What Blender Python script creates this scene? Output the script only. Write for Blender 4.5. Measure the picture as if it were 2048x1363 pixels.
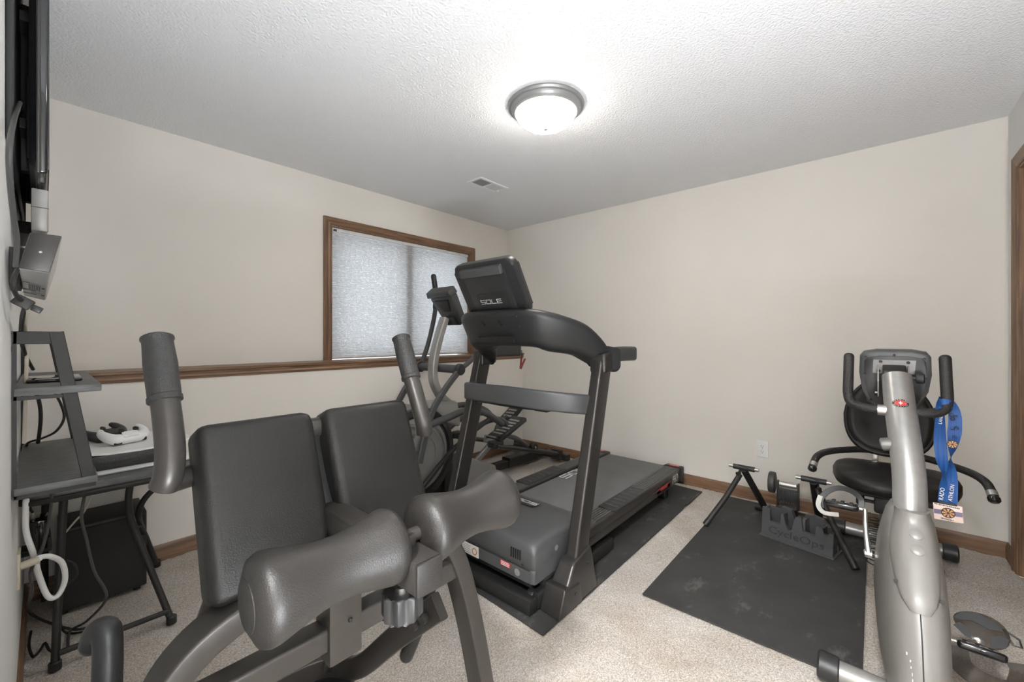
import bpy, bmesh, math, random
from mathutils import Vector, Matrix, noise
random.seed(7)
for o in list(bpy.data.objects):
    bpy.data.objects.remove(o)
S = bpy.context.scene
COL = S.collection

# ------------------------------------------------------------------ camera, world, exposure
FPX, CX, HZ, CZ = 824.0, 1024.0, 673.0, 1.22
YAW = math.radians(41.30)
Fv = Vector((math.cos(YAW), math.sin(YAW), 0)); Rv = Vector((math.sin(YAW), -math.cos(YAW), 0))
cam = bpy.data.cameras.new('camera'); cam.sensor_width = 36; cam.lens = 36 * FPX / 2048
cam.shift_y = -(681.5 - HZ) / 2048; cam.clip_start = .01
camo = bpy.data.objects.new('camera', cam); COL.objects.link(camo)
camo.location = (0, 0, CZ); camo.rotation_euler = (math.pi / 2, 0, YAW - math.pi / 2)
S.camera = camo
w = bpy.data.worlds.new('sky'); S.world = w; w.use_nodes = True
bg = w.node_tree.nodes['Background']; bg.inputs[0].default_value = (.88, .94, 1.0, 1); bg.inputs[1].default_value = .41
S.view_settings.view_transform = 'Standard'; S.view_settings.look = 'None'
S.view_settings.gamma = 1; S.view_settings.use_curve_mapping = False
S.view_settings.exposure = 2.22
LAMP = 24.0
HALL_FILL = 140.0  # strength of the added fill light in the hallway
UPLIGHT_FILL = 108.0  # strength of the added uplight that brightens the ceiling

def at(px, py, x=None, y=None, z=None, d=None):
    """world point seen at a photo pixel, lying on the plane x=, y= or z=, or at depth d"""
    v = Fv + Rv * ((px - CX) / FPX) + Vector((0, 0, (HZ - py) / FPX))
    if x is not None: t = x / v.x
    elif y is not None: t = y / v.y
    elif z is not None: t = (z - CZ) / v.z
    else: t = d
    return Vector((0, 0, CZ)) + v * t

# ------------------------------------------------------------------ materials
MAT = {}
def mat(name, col, rough=.5, metal=0.0, spec=.5, var=0, vscale=40, bump=0, bscale=200, coat=0, trans=0, col2=None, detail=3, stretch=None, bdist=.002):
    m = bpy.data.materials.new(name); m.use_nodes = True; MAT[name] = m
    nt = m.node_tree; b = nt.nodes['Principled BSDF']
    b.inputs['Base Color'].default_value = (*col, 1); b.inputs['Roughness'].default_value = rough
    b.inputs['Metallic'].default_value = metal; b.inputs['Specular IOR Level'].default_value = spec
    b.inputs['Coat Weight'].default_value = coat; b.inputs['Transmission Weight'].default_value = trans
    tc = nt.nodes.new('ShaderNodeTexCoord'); src = tc.outputs['Object']
    if stretch:
        mp = nt.nodes.new('ShaderNodeMapping'); mp.inputs['Scale'].default_value = stretch
        nt.links.new(src, mp.inputs[0]); src = mp.outputs[0]
    if var or col2:
        n = nt.nodes.new('ShaderNodeTexNoise'); n.inputs['Scale'].default_value = vscale; n.inputs['Detail'].default_value = detail
        nt.links.new(src, n.inputs['Vector'])
        r = nt.nodes.new('ShaderNodeValToRGB'); r.color_ramp.elements[0].position = .3; r.color_ramp.elements[1].position = .7
        c2 = col2 or tuple(min(1, c * (1 + var)) for c in col); c1 = col if col2 else tuple(c * (1 - var) for c in col)
        r.color_ramp.elements[0].color = (*c1, 1); r.color_ramp.elements[1].color = (*c2, 1)
        nt.links.new(n.outputs['Fac'], r.inputs[0]); nt.links.new(r.outputs[0], b.inputs['Base Color'])
    if bump:
        n2 = nt.nodes.new('ShaderNodeTexNoise'); n2.inputs['Scale'].default_value = bscale; n2.inputs['Detail'].default_value = 3
        nt.links.new(src, n2.inputs['Vector'])
        bp = nt.nodes.new('ShaderNodeBump'); bp.inputs['Strength'].default_value = bump; bp.inputs['Distance'].default_value = bdist
        nt.links.new(n2.outputs['Fac'], bp.inputs['Height']); nt.links.new(bp.outputs[0], b.inputs['Normal'])
    return m
mat('wall_paint', (.80, .760, .702), .75, var=.025, vscale=1.2, bump=.06, bscale=160)
mat('wall_white', (.78, .775, .765), .7, var=.02, vscale=2, bump=.06, bscale=160)
mat('ceiling_texture', (.83, .83, .835), .85, bump=1.0, bscale=95, bdist=.007)
mat('ceiling_plain', (.86, .86, .865), .85)
mat('carpet', (.34, .31, .275), .97, spec=.1, col2=(.76, .71, .655), vscale=170, bump=1.0, bscale=240, bdist=.005, detail=4)
mat('oak', (.120, .066, .036), .40, col2=(.285, .162, .090), vscale=3.2, bump=.1, bscale=60, detail=6, stretch=(1.2, 22, 22))
mat('oak_v', (.120, .066, .036), .40, col2=(.285, .162, .090), vscale=3.2, bump=.1, bscale=60, detail=6, stretch=(22, 22, 1.2))
mat('oak_y', (.120, .066, .036), .40, col2=(.285, .162, .090), vscale=3.2, bump=.1, bscale=60, detail=6, stretch=(22, 1.2, 22))
mat('grey_board', (.075, .075, .074), .5, col2=(.15, .15, .147), vscale=6, detail=6, stretch=(3, 16, 16), bump=.1)
mat('black_metal', (.022, .020, .018), .5, spec=.35, var=.1)
mat('dark_plastic', (.020, .0203, .021), .42, bump=.12, bscale=900)
mat('mid_plastic', (.064, .065, .067), .42, bump=.1, bscale=900)
mat('gun_metal', (.052, .048, .045), .33, metal=.55, var=.06)
mat('frame_paint', (.052, .047, .043), .36, metal=.45, var=.05)
mat('vinyl', (.0125, .0115, .0106), .42, spec=.35, bump=.35, bscale=420)
mat('foam', (.0155, .0138, .0125), .42, spec=.4, bump=.3, bscale=500)
mat('grip_foam', (.020, .019, .018), .5, bump=.9, bscale=260)
mat('black', (.012, .012, .012), .45)
mat('gloss_black', (.01, .01, .011), .09, coat=.4)
mat('rubber_mat', (.028, .0273, .0265), .75, col2=(.042, .041, .0395), vscale=5, bump=.6, bscale=330)
mat('belt', (.125, .127, .13), .55, var=.12, vscale=5, bump=.3, bscale=700)
mat('silver', (.32, .312, .30), .34, metal=.45, var=.05)
mat('silver_plastic', (.27, .262, .25), .3, var=.03, coat=.15)
mat('plate_grey', (.17, .165, .16), .4, metal=.3)
mat('rail_grey', (.105, .103, .10), .4, metal=.2)
mat('strap_grey', (.42, .41, .39), .6)
mat('disc_grey', (.19, .186, .18), .35, var=.04, coat=.1)
mat('warm_grey', (.19, .181, .168), .36, coat=.1, var=.02)
mat('chrome', (.75, .74, .72), .13, metal=1)
mat('bright_steel', (.55, .53, .50), .28, metal=.9, var=.1)
mat('white', (.84, .835, .82), .4)
mat('white_label', (.72, .70, .68), .6)
mat('cream', (.62, .56, .45), .5)
mat('red', (.50, .05, .045), .5)
mat('dull_red', (.20, .035, .03), .5)
mat('mark_white', (.70, .70, .70), .5)
mat('mark_dark', (.02, .02, .02), .5)
mat('blue_ribbon', (.004, .045, .21), .6, col2=(.018, .10, .30), vscale=8, stretch=(1, 60, 1), detail=1)
mat('medal_pink', (.66, .52, .46), .4)
mat('medal_band', (.14, .12, .20), .4)
mat('orange', (.50, .24, .09), .5)
mat('grey_cable', (.05, .049, .047), .45)
mat('lamp_metal', (.30, .30, .30), .4, metal=.4)
mat('cover_black', (.018, .017, .016), .8, bump=.4, bscale=500)
mat('dark_fin', (.028, .028, .03), .4)
mat('console_dark', (.028, .028, .028), .35)
def trans_mat(name, col, tr, gloss=.08, rough=.1, tint=(1, 1, 1)):
    m = bpy.data.materials.new(name); m.use_nodes = True; MAT[name] = m; nt = m.node_tree
    b = nt.nodes['Principled BSDF']; b.inputs['Base Color'].default_value = (*col, 1); b.inputs['Roughness'].default_value = rough
    t = nt.nodes.new('ShaderNodeBsdfTransparent'); t.inputs[0].default_value = (*tint, 1)
    mx = nt.nodes.new('ShaderNodeMixShader'); mx.inputs[0].default_value = tr
    nt.links.new(b.outputs[0], mx.inputs[1]); nt.links.new(t.outputs[0], mx.inputs[2])
    nt.links.new(mx.outputs[0], nt.nodes['Material Output'].inputs[0]); return m
trans_mat('window_glass', (.9, .95, .95), .9, rough=.03)
trans_mat('clear_plastic', (.55, .53, .50), .78, rough=.08, tint=(.9, .88, .85))
trans_mat('smoke_plastic', (.06, .055, .05), .62, rough=.08, tint=(.62, .57, .52))
def shade_mat():
    m = bpy.data.materials.new('shade_fabric'); m.use_nodes = True; MAT['shade_fabric'] = m; nt = m.node_tree
    b = nt.nodes['Principled BSDF']; b.inputs['Base Color'].default_value = (.78, .78, .77, 1); b.inputs['Roughness'].default_value = .9
    t = nt.nodes.new('ShaderNodeBsdfTranslucent')
    tc = nt.nodes.new('ShaderNodeTexCoord'); mp = nt.nodes.new('ShaderNodeMapping'); mp.inputs['Scale'].default_value = (8, 1, 90)
    n = nt.nodes.new('ShaderNodeTexNoise'); n.inputs['Scale'].default_value = 4; n.inputs['Detail'].default_value = 4
    r = nt.nodes.new('ShaderNodeValToRGB'); r.color_ramp.elements[0].position = .25; r.color_ramp.elements[1].position = .75
    r.color_ramp.elements[0].color = (.60, .61, .62, 1); r.color_ramp.elements[1].color = (.84, .85, .87, 1)
    nt.links.new(tc.outputs['Object'], mp.inputs[0]); nt.links.new(mp.outputs[0], n.inputs['Vector'])
    nt.links.new(n.outputs['Fac'], r.inputs[0]); nt.links.new(r.outputs[0], t.inputs[0]); nt.links.new(r.outputs[0], b.inputs['Base Color'])
    mx = nt.nodes.new('ShaderNodeMixShader'); mx.inputs[0].default_value = .62
    nt.links.new(b.outputs[0], mx.inputs[1]); nt.links.new(t.outputs[0], mx.inputs[2])
    nt.links.new(mx.outputs[0], nt.nodes['Material Output'].inputs[0])
shade_mat()
def glow_mat(name, c1, c2, strength):
    m = bpy.data.materials.new(name); m.use_nodes = True; MAT[name] = m; nt = m.node_tree
    b = nt.nodes['Principled BSDF']; b.inputs['Base Color'].default_value = (*c2, 1); b.inputs['Roughness'].default_value = .25
    tc = nt.nodes.new('ShaderNodeTexCoord'); n = nt.nodes.new('ShaderNodeTexNoise'); n.inputs['Scale'].default_value = 9; n.inputs['Distortion'].default_value = 1.5
    r = nt.nodes.new('ShaderNodeValToRGB'); r.color_ramp.elements[0].position = .35; r.color_ramp.elements[1].position = .65
    r.color_ramp.elements[0].color = (*c1, 1); r.color_ramp.elements[1].color = (*c2, 1)
    nt.links.new(tc.outputs['Object'], n.inputs['Vector']); nt.links.new(n.outputs['Fac'], r.inputs[0])
    nt.links.new(r.outputs[0], b.inputs['Emission Color']); b.inputs['Emission Strength'].default_value = strength
glow_mat('alabaster_glow', (1.0, .90, .74), (1.0, .97, .92), LAMP * .36)
glow_mat('hall_fill_glow', (.98, .98, .97), (.99, .99, .98), HALL_FILL)

glow_mat('uplight_fill_glow', (.88, .94, 1.0), (.90, .95, 1.0), UPLIGHT_FILL)

# slow tonal drift of trodden carpet pile
nt = MAT['carpet'].node_tree; bs = nt.nodes['Principled BSDF']; lk = bs.inputs['Base Color'].links[0].from_socket
tc = nt.nodes.new('ShaderNodeTexCoord'); n1 = nt.nodes.new('ShaderNodeTexNoise'); n1.inputs['Scale'].default_value = 3.5; n1.inputs['Detail'].default_value = 5
rp = nt.nodes.new('ShaderNodeValToRGB'); rp.color_ramp.elements[0].position = .32; rp.color_ramp.elements[1].position = .62
rp.color_ramp.elements[0].color = (.84, .80, .75, 1); rp.color_ramp.elements[1].color = (1, 1, 1, 1)
mxn = nt.nodes.new('ShaderNodeMixRGB'); mxn.blend_type = 'MULTIPLY'; mxn.inputs['Fac'].default_value = 1
nt.links.new(tc.outputs['Object'], n1.inputs['Vector']); nt.links.new(n1.outputs['Fac'], rp.inputs[0])
nt.links.new(lk, mxn.inputs['Color1']); nt.links.new(rp.outputs[0], mxn.inputs['Color2']); nt.links.new(mxn.outputs[0], bs.inputs['Base Color'])

# ------------------------------------------------------------------ mesh helpers
BASE = {}
V3 = Vector
def obj(name, bm, m, parent=None, smooth=True, sharp=35):
    me = bpy.data.meshes.new(name)
    bmesh.ops.recalc_face_normals(bm, faces=bm.faces[:])
    b = BASE.get(parent.name, V3()) if parent else None
    if parent is None:
        lo = V3([min(v.co[i] for v in bm.verts) for i in range(3)]); hi = V3([max(v.co[i] for v in bm.verts) for i in range(3)])
        b = V3(((lo.x + hi.x) / 2, (lo.y + hi.y) / 2, lo.z))
    for v in bm.verts: v.co -= b
    bm.to_mesh(me); bm.free()
    me.materials.append(MAT[m])
    if smooth:
        for p in me.polygons: p.use_smooth = True
        me.set_sharp_from_angle(angle=math.radians(sharp))
    o = bpy.data.objects.new(name, me); COL.objects.link(o)
    if parent: o.parent = parent
    else: o.location = b
    BASE[o.name] = b.copy()
    return o
def thing(name, label, cat, base, group=None):
    o = bpy.data.objects.new(name, None); COL.objects.link(o); o.location = base; o.empty_display_size = .1
    BASE[o.name] = V3(base); o['label'] = label; o['category'] = cat
    if group: o['group'] = group
    return o
def tag(o, label, cat, group=None):
    o['label'] = label; o['category'] = cat
    if group: o['group'] = group
    return o
def struct(o): o['kind'] = 'structure'; return o
def nb(): return bmesh.new()
def merge(bm, b2):
    me = bpy.data.meshes.new('tmp'); b2.to_mesh(me); b2.free(); bm.from_mesh(me); bpy.data.meshes.remove(me); return bm
def box(lo, hi, bev=0, seg=2, bm=None, rot=None, piv=None):
    b = nb(); lo, hi = V3(lo), V3(hi)
    bmesh.ops.create_cube(b, size=1)
    for v in b.verts: v.co = V3([lo[i] + (v.co[i] + .5) * (hi[i] - lo[i]) for i in range(3)])
    if bev: bmesh.ops.bevel(b, geom=b.edges[:], offset=bev, segments=seg, affect='EDGES', profile=.5, clamp_overlap=True)
    if rot:
        p = V3(piv) if piv else (lo + hi) / 2
        R = rot if isinstance(rot, Matrix) else Matrix.Rotation(rot[1], 3, rot[0])
        for v in b.verts: v.co = p + R @ (v.co - p)
    return merge(bm, b) if bm else b
def hexa(vs, bev=0, seg=3, bm=None):
    """8 corners: bottom ring of 4 then top ring of 4"""
    b = nb(); q = [b.verts.new(v) for v in vs]
    for f in ((3, 2, 1, 0), (4, 5, 6, 7), (0, 1, 5, 4), (1, 2, 6, 5), (2, 3, 7, 6), (3, 0, 4, 7)): b.faces.new([q[i] for i in f])
    if bev: bmesh.ops.bevel(b, geom=b.edges[:], offset=bev, segments=seg, affect='EDGES', profile=.5, clamp_overlap=True)
    return merge(bm, b) if bm else b
def crom(pts, n=6):
    P = [V3(p) for p in pts]
    if len(P) < 3: return P
    out = []
    for i in range(len(P) - 1):
        p0 = P[max(i - 1, 0)]; p1 = P[i]; p2 = P[i + 1]; p3 = P[min(i + 2, len(P) - 1)]
        for k in range(n):
            t = k / n
            out.append(.5 * ((2 * p1) + (p2 - p0) * t + (2 * p0 - 5 * p1 + 4 * p2 - p3) * t * t + (3 * p1 - p0 - 3 * p2 + p3) * t ** 3))
    out.append(P[-1]); return out
def loft(rings, bm=None, cap=True):
    b = bm or nb(); R = [[b.verts.new(v) for v in r] for r in rings]; n = len(R[0])
    for a, c in zip(R, R[1:]):
        for i in range(n): b.faces.new((a[i], a[(i + 1) % n], c[(i + 1) % n], c[i]))
    if cap: b.faces.new(R[0][::-1]); b.faces.new(R[-1])
    return b
def frames(path):
    T = []
    for i in range(len(path)):
        a = path[max(i - 1, 0)]; c = path[min(i + 1, len(path) - 1)]; T.append((c - a).normalized())
    u = T[0].orthogonal().normalized(); out = []
    for i, t in enumerate(T):
        if i:
            q = T[i - 1].rotation_difference(t); u = q @ u
        u = (u - t * u.dot(t)).normalized(); out.append((t, u, t.cross(u)))
    return out
def tube(pts, r, n=12, sm=6, bm=None, round_end=False):
    path = crom(pts, sm) if sm else [V3(p) for p in pts]
    fr = frames(path); N = len(path)
    rr = (lambda i: r) if not isinstance(r, (list, tuple)) else (lambda i: r[0] + 0 if len(r) == 1 else _lerp(r, i / (N - 1)))
    rings = [[p + (u * math.cos(k * 2 * math.pi / n) + v * math.sin(k * 2 * math.pi / n)) * rr(i) for k in range(n)] for i, (p, (t, u, v)) in enumerate(zip(path, fr))]
    if round_end:
        for end in (0, -1):
            p = path[end]; t, u, v = fr[end]; s = -1 if end == 0 else 1; R0 = rr(0 if end == 0 else N - 1); ex = []
            for a in (30, 60, 82):
                a = math.radians(a)
                ex.append([p + t * s * R0 * math.sin(a) * .8 + (u * math.cos(k * 2 * math.pi / n) + v * math.sin(k * 2 * math.pi / n)) * R0 * math.cos(a) for k in range(n)])
            rings = ex[::-1] + rings if end == 0 else rings + ex
    return loft(rings, bm)
def _lerp(r, t):
    x = t * (len(r) - 1); i = min(int(x), len(r) - 2); return r[i] + (r[i + 1] - r[i]) * (x - i)
def rr2(w, h, r, seg=3):
    out = []
    for cx, cy, a0 in ((w / 2 - r, h / 2 - r, 0), (-w / 2 + r, h / 2 - r, 90), (-w / 2 + r, -h / 2 + r, 180), (w / 2 - r, -h / 2 + r, 270)):
        for k in range(seg + 1):
            a = math.radians(a0 + 90 * k / seg); out.append((cx + r * math.cos(a), cy + r * math.sin(a)))
    return out
def sweep(pts, w, h, r=.004, up=(0, 0, 1), sm=6, bm=None, seg=3):
    """rounded rectangular bar; w across, h along 'up'. w, h may be lists"""
    path = crom(pts, sm) if sm else [V3(p) for p in pts]; N = len(path); up = V3(up); rings = []
    for i, p in enumerate(path):
        t = (path[min(i + 1, N - 1)] - path[max(i - 1, 0)]).normalized(); s = t.cross(up).normalized(); u = s.cross(t)
        ww = _lerp(w, i / (N - 1)) if isinstance(w, (list, tuple)) else w; hh = _lerp(h, i / (N - 1)) if isinstance(h, (list, tuple)) else h
        rings.append([p + s * a + u * b for a, b in rr2(ww, hh, r, seg)])
    return loft(rings, bm)
def lathe(prof, o, axis=(0, 0, 1), n=32, bm=None, cap=True):
    ax = V3(axis).normalized(); u = ax.orthogonal().normalized(); v = ax.cross(u); o = V3(o)
    rings = [[o + ax * z + (u * math.cos(k * 2 * math.pi / n) + v * math.sin(k * 2 * math.pi / n)) * max(r, 1e-4) for k in range(n)] for r, z in prof]
    return loft(rings, bm, cap)
def prism(outline, o, ux, uy, th, bev=0, seg=2, bm=None):
    """2D outline in plane (ux,uy) at o, extruded by th along ux x uy"""
    ux, uy, o = V3(ux).normalized(), V3(uy).normalized(), V3(o); nz = ux.cross(uy)
    b = nb(); a = [b.verts.new(o + ux * x + uy * y) for x, y in outline]; c = [b.verts.new(o + ux * x + uy * y + nz * th) for x, y in outline]
    n = len(a); b.faces.new(a[::-1]); b.faces.new(c)
    for i in range(n): b.faces.new((a[i], a[(i + 1) % n], c[(i + 1) % n], c[i]))
    if bev:
        es = [e for e in b.edges if len(e.link_faces) == 2 and any(len(f.verts) == n for f in e.link_faces)]
        bmesh.ops.bevel(b, geom=es, offset=bev, segments=seg, affect='EDGES', profile=.5, clamp_overlap=True)
    return merge(bm, b) if bm else b
def text(name, s, size, o, ux, uy, m, parent, ext=.0006, shear=0, align='CENTER', squash=1.0):
    cu = bpy.data.curves.new('t', 'FONT'); cu.body = s; cu.size = size; cu.extrude = ext; cu.align_x = align; cu.align_y = 'CENTER'; cu.shear = shear; cu.resolution_u = 3
    t = bpy.data.objects.new('t', cu); COL.objects.link(t); dg = bpy.context.evaluated_depsgraph_get()
    me = bpy.data.meshes.new_from_object(t.evaluated_get(dg)); b = nb(); b.from_mesh(me)
    ux, uy, o = V3(ux).normalized(), V3(uy).normalized(), V3(o); nz = ux.cross(uy)
    for v in b.verts: v.co = o + ux * v.co.x * squash + uy * v.co.y + nz * v.co.z
    bpy.data.objects.remove(t); bpy.data.curves.remove(cu); bpy.data.meshes.remove(me)
    return obj(name, b, m, parent, smooth=False)
def block_text(name, size, o, ux, uy, m, parent, ratio=1.4, stroke=.13, gap=.42):
    """squared wide SOLE lettering built from bars"""
    G = {'S': [[(1, 1), (0, 1), (0, .5), (1, .5), (1, 0), (0, 0)]], 'O': [[(0, .06), (0, 1), (1, 1), (1, 0), (0, 0), (0, .06)]], 'L': [[(0, 1), (0, 0), (1, 0)]], 'E': [[(1, 1), (0, 1), (0, 0), (1, 0)], [(0, .5), (.95, .5)]]}
    ux, uy, o = V3(ux).normalized(), V3(uy).normalized(), V3(o); nz = ux.cross(uy); b = nb()
    W = 4 * ratio + 3 * gap; h = stroke / 2
    for i, ch in enumerate('SOLE'):
        off = -W / 2 + i * (ratio + gap)
        for st in G[ch]:
            for (x0, y0), (x1, y1) in zip(st, st[1:]):
                x0_, x1_ = off + x0 * ratio, off + x1 * ratio
                lo = (min(x0_, x1_) - h, min(y0, y1) - h - .5); hi = (max(x0_, x1_) + h, max(y0, y1) + h - .5)
                q = [o + ux * (size * a) + uy * (size * c) for a, c in (lo, (hi[0], lo[1]), hi, (lo[0], hi[1]))]
                hexa([p_ - nz * .0004 for p_ in q] + [p_ + nz * .0008 for p_ in q], bm=b)
    return obj(name, b, m, parent, smooth=False)
def screw(p, axis, r, m, parent, name='screw'):
    return obj(name, lathe([(r, 0), (r, .002), (r * .7, .004), (r * .35, .0035)], p, axis, 10), m, parent)
def dup(o, parent=None, delta=(0, 0, 0), mirror=None):
    c = o.copy(); COL.objects.link(c); c.parent = parent
    c.location = o.location + V3(delta); BASE[c.name] = BASE[o.name] + V3(delta); return c
X, Y, Z = V3((1, 0, 0)), V3((0, 1, 0)), V3((0, 0, 1))

# ------------------------------------------------------------------ room shell
X0, X1, Y0, Y1, YL, ZL, H = -.058, 3.527, -.559, 3.17, 2.94, 1.04, 2.44
WX0, WX1, WZ1 = 1.473, 2.945, 2.09
b = nb(); nx, ny = 230, 225
g = [[b.verts.new((X0 + (X1 - X0) * i / nx, Y0 + (YL - Y0) * j / ny, 0)) for j in range(ny + 1)] for i in range(nx + 1)]
for col_ in g:
    for v in col_:
        p = v.co; v.co.z = .004 * noise.noise(p * 9) + random.uniform(-.0035, .0025) - .004
for i in range(nx):
    for j in range(ny): b.faces.new((g[i][j], g[i + 1][j], g[i + 1][j + 1], g[i][j + 1]))
fl = struct(obj('floor', b, 'carpet'))
struct(obj('ceiling', box((X0 - .1, Y0 - .1, H), (X1 + .1, Y1 + .1, H + .1)), 'ceiling_texture', smooth=False))
struct(obj('wall_right', box((X1, Y0 - .12, -.05), (X1 + .12, Y1 + .2, H)), 'wall_paint', smooth=False))
b = box((X0 - .12, YL, -.05), (X1, Y1 + .2, ZL - .02))
box((X0 - .12, Y1, ZL - .02), (WX0, Y1 + .2, H), bm=b); box((WX1, Y1, ZL - .02), (X1, Y1 + .2, H), bm=b); box((WX0, Y1, WZ1), (WX1, Y1 + .2, H), bm=b)
struct(obj('wall_back', b, 'wall_paint', smooth=False))
DY0, DY1, DZ = -.47, .45, 2.08
b = box((X0 - .12, DY1, -.05), (X0, Y1, H)); box((X0 - .12, Y0 - .12, -.05), (X0, DY0, H), bm=b); box((X0 - .12, DY0, DZ), (X0, DY1, H), bm=b)
struct(obj('wall_left', b, 'wall_white', smooth=False))
CX0, CX1, CZ1 = 1.70, 3.30, 2.09
b = box((CX1, Y0 - .12, -.05), (X1, Y0, H)); box((X0, Y0 - .12, -.05), (CX0, Y0, H), bm=b); box((CX0, Y0 - .12, CZ1), (CX1, Y0, H), bm=b)
struct(obj('wall_front', b, 'wall_white', smooth=False))
# hallway behind the open doorway the photographer stands in
struct(obj('floor_hall', box((-1.5, -1.0, -.05), (X0 - .12, 1.0, -.002)), 'carpet', smooth=False))
b = box((-1.6, -1.1, -.05), (-1.5, 1.1, H)); box((-1.5, -1.1, -.05), (X0 - .12, -1.0, H), bm=b); box((-1.5, 1.0, -.05), (X0 - .12, 1.1, H), bm=b)
struct(obj('wall_hall', b, 'wall_white', smooth=False))
struct(obj('ceiling_hall', box((-1.6, -1.1, H), (X0 - .1, 1.1, H + .1)), 'ceiling_plain', smooth=False))

def casing(name, ax0, ax1, ztop, zbot, pos, mat_name, plane, parent=None, prof=((0, .008), (.008, .012), (.02, .010), (.032, .013), (.050, .018), (.057, .018))):
    """mitred moulding round an opening; plane maps (u along wall, out, z)"""
    full = [(prof[0][0], 0)] + list(prof) + [(prof[-1][0], 0)]
    rings = [[plane(ax0 - d, t, zbot) for d, t in full], [plane(ax0 - d, t, ztop + d) for d, t in full], [plane(ax1 + d, t, ztop + d) for d, t in full], [plane(ax1 + d, t, zbot) for d, t in full]]
    top_m = 'oak_y' if abs((rings[1][0] - rings[2][0]).y) > .1 else 'oak'
    first = obj(name, loft(rings[0:2]), mat_name, parent, sharp=20)
    obj('head_casing' if parent is None else name, loft(rings[1:3]), top_m, parent or first, sharp=20)
    obj('side_casing' if parent is None else name, loft(rings[2:4]), mat_name, parent or first, sharp=20)
    return first
def baseboard(name, pa, pb, out, m, h=.083):
    pa, pb, out = V3(pa), V3(pb), V3(out); prof = [(0, -.02), (.012, -.02), (.012, h - .02), (.010, h - .012), (.007, h - .005), (.004, h), (0, h)]
    return struct(obj(name, loft([[p + out * d + Z * z for d, z in prof] for p in (pa, pb)]), m, sharp=20))
baseboard('baseboard_back', (X0, YL, 0), (X1, YL, 0), -Y, 'oak')
baseboard('baseboard_right', (X1, Y0, 0), (X1, YL, 0), -X, 'oak_y')
baseboard('baseboard_left', (X0, DY1 + .06, 0), (X0, YL, 0), X, 'oak_y')
baseboard('baseboard_front', (CX1 + .06, Y0, 0), (X1, Y0, 0), Y, 'oak')
# ledge cap on the pony wall
prof = [(0, -.06), (.008, -.058), (.010, -.048), (.016, -.044), (.012, -.034), (.014, -.020), (.022, -.014), (.022, 0), (-.23, 0), (-.23, -.02), (0, -.02)]
struct(obj('trim_1', loft([[V3((x, YL - d, ZL + z)) for d, z in prof] for x in (X0, X1)]), 'oak', sharp=20))
# window
win = obj('window_1', box((WX0, 3.30, ZL), (WX1, 3.315, ZL + .045)), 'oak'); struct(win)
casing('casing', WX0, WX1, WZ1, ZL, None, 'oak_v', lambda u, t, z: V3((u, Y1 - t, z)), win)
b = box((WX0 - .001, Y1 - .004, ZL), (WX0 + .012, 3.31, WZ1)); box((WX1 - .012, Y1 - .004, ZL), (WX1 + .001, 3.31, WZ1), bm=b); box((WX0 + .012, Y1 - .004, WZ1 - .012), (WX1 - .012, 3.31, WZ1 + .001), bm=b)
obj('jamb', b, 'oak_v', win)
b = box((WX0, 3.30, WZ1 - .05), (WX1, 3.34, WZ1)); box((WX0, 3.30, ZL + .045), (WX0 + .05, 3.34, WZ1 - .05), bm=b); box((WX1 - .05, 3.30, ZL + .045), (WX1, 3.34, WZ1 - .05), bm=b)
obj('sash', b, 'oak_v', win)
obj('mullion', box((2.18, 3.225, ZL + .045), (2.26, 3.34, WZ1 - .05)), 'oak_v', win)
obj('pane', box((WX0 + .05, 3.318, ZL + .04), (2.185, 3.322, WZ1 - .05)), 'window_glass', win, smooth=False)
obj('pane', box((2.255, 3.318, ZL + .04), (WX1 - .05, 3.322, WZ1 - .05)), 'window_glass', win, smooth=False)
sh = thing('window_shade', 'white pleated cellular shade pulled down over the window', 'window shade', (2.21, 3.20, ZL))
b = nb(); np_ = 82; z0, z1 = ZL + .028, WZ1 - .04; rows = []
for i in range(np_ * 2 + 1):
    z = z0 + (z1 - z0) * i / (np_ * 2); yy = 3.196 + (.006 if i % 2 else 0)
    rows.append((b.verts.new((WX0 + .020, yy, z)), b.verts.new((WX1 - .014, yy, z))))
for a, c in zip(rows, rows[1:]): b.faces.new((a[0], a[1], c[1], c[0]))
obj('pleated_fabric', b, 'shade_fabric', sh, smooth=False)
obj('head_rail', box((WX0 + .016, 3.185, WZ1 - .04), (WX1 - .013, 3.215, WZ1 - .013), .003), 'wall_white', sh)
obj('bottom_rail', box((WX0 + .019, 3.188, ZL + .012), (WX1 - .013, 3.210, ZL + .028), .003), 'wall_white', sh)
b = nb()
for i in range(4): box((WX0 + .030 + .007 * i, 3.180, WZ1 - .040), (WX0 + .034 + .007 * i, 3.186, WZ1 - .026 + .002 * (i % 2)), bm=b)
obj('mounting_clip', b, 'mark_dark', sh)
# closet door in the front wall, door casing round the hall doorway
d1 = struct(obj('door_1', box((CX0 + .80, Y0 - .06, .012), (CX1 - .012, Y0 - .025, CZ1 - .012), .003), 'oak_v'))
for x0 in (CX0 + .86,):
    for z0, z1 in ((.15, .95), (1.08, 1.95)): obj('panel', box((x0, Y0 - .03, z0), (CX1 - .07, Y0 - .018, z1), .006), 'oak_v', d1)
obj('door_leaf', box((CX0 + .012, Y0 - .06, .012), (CX0 + .796, Y0 - .025, CZ1 - .012), .003), 'oak_v', d1)
b = box((CX1 - .012, Y0 - .12, 0), (CX1, Y0 + .002, CZ1)); box((CX0, Y0 - .12, 0), (CX0 + .012, Y0 + .002, CZ1), bm=b); box((CX0 + .012, Y0 - .12, CZ1 - .012), (CX1 - .012, Y0 + .002, CZ1), bm=b)
obj('jamb', b, 'oak_v', d1)
casing('casing', CX0, CX1, CZ1, 0, None, 'oak_v', lambda u, t, z: V3((u, Y0 + t, z)), d1)
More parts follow.
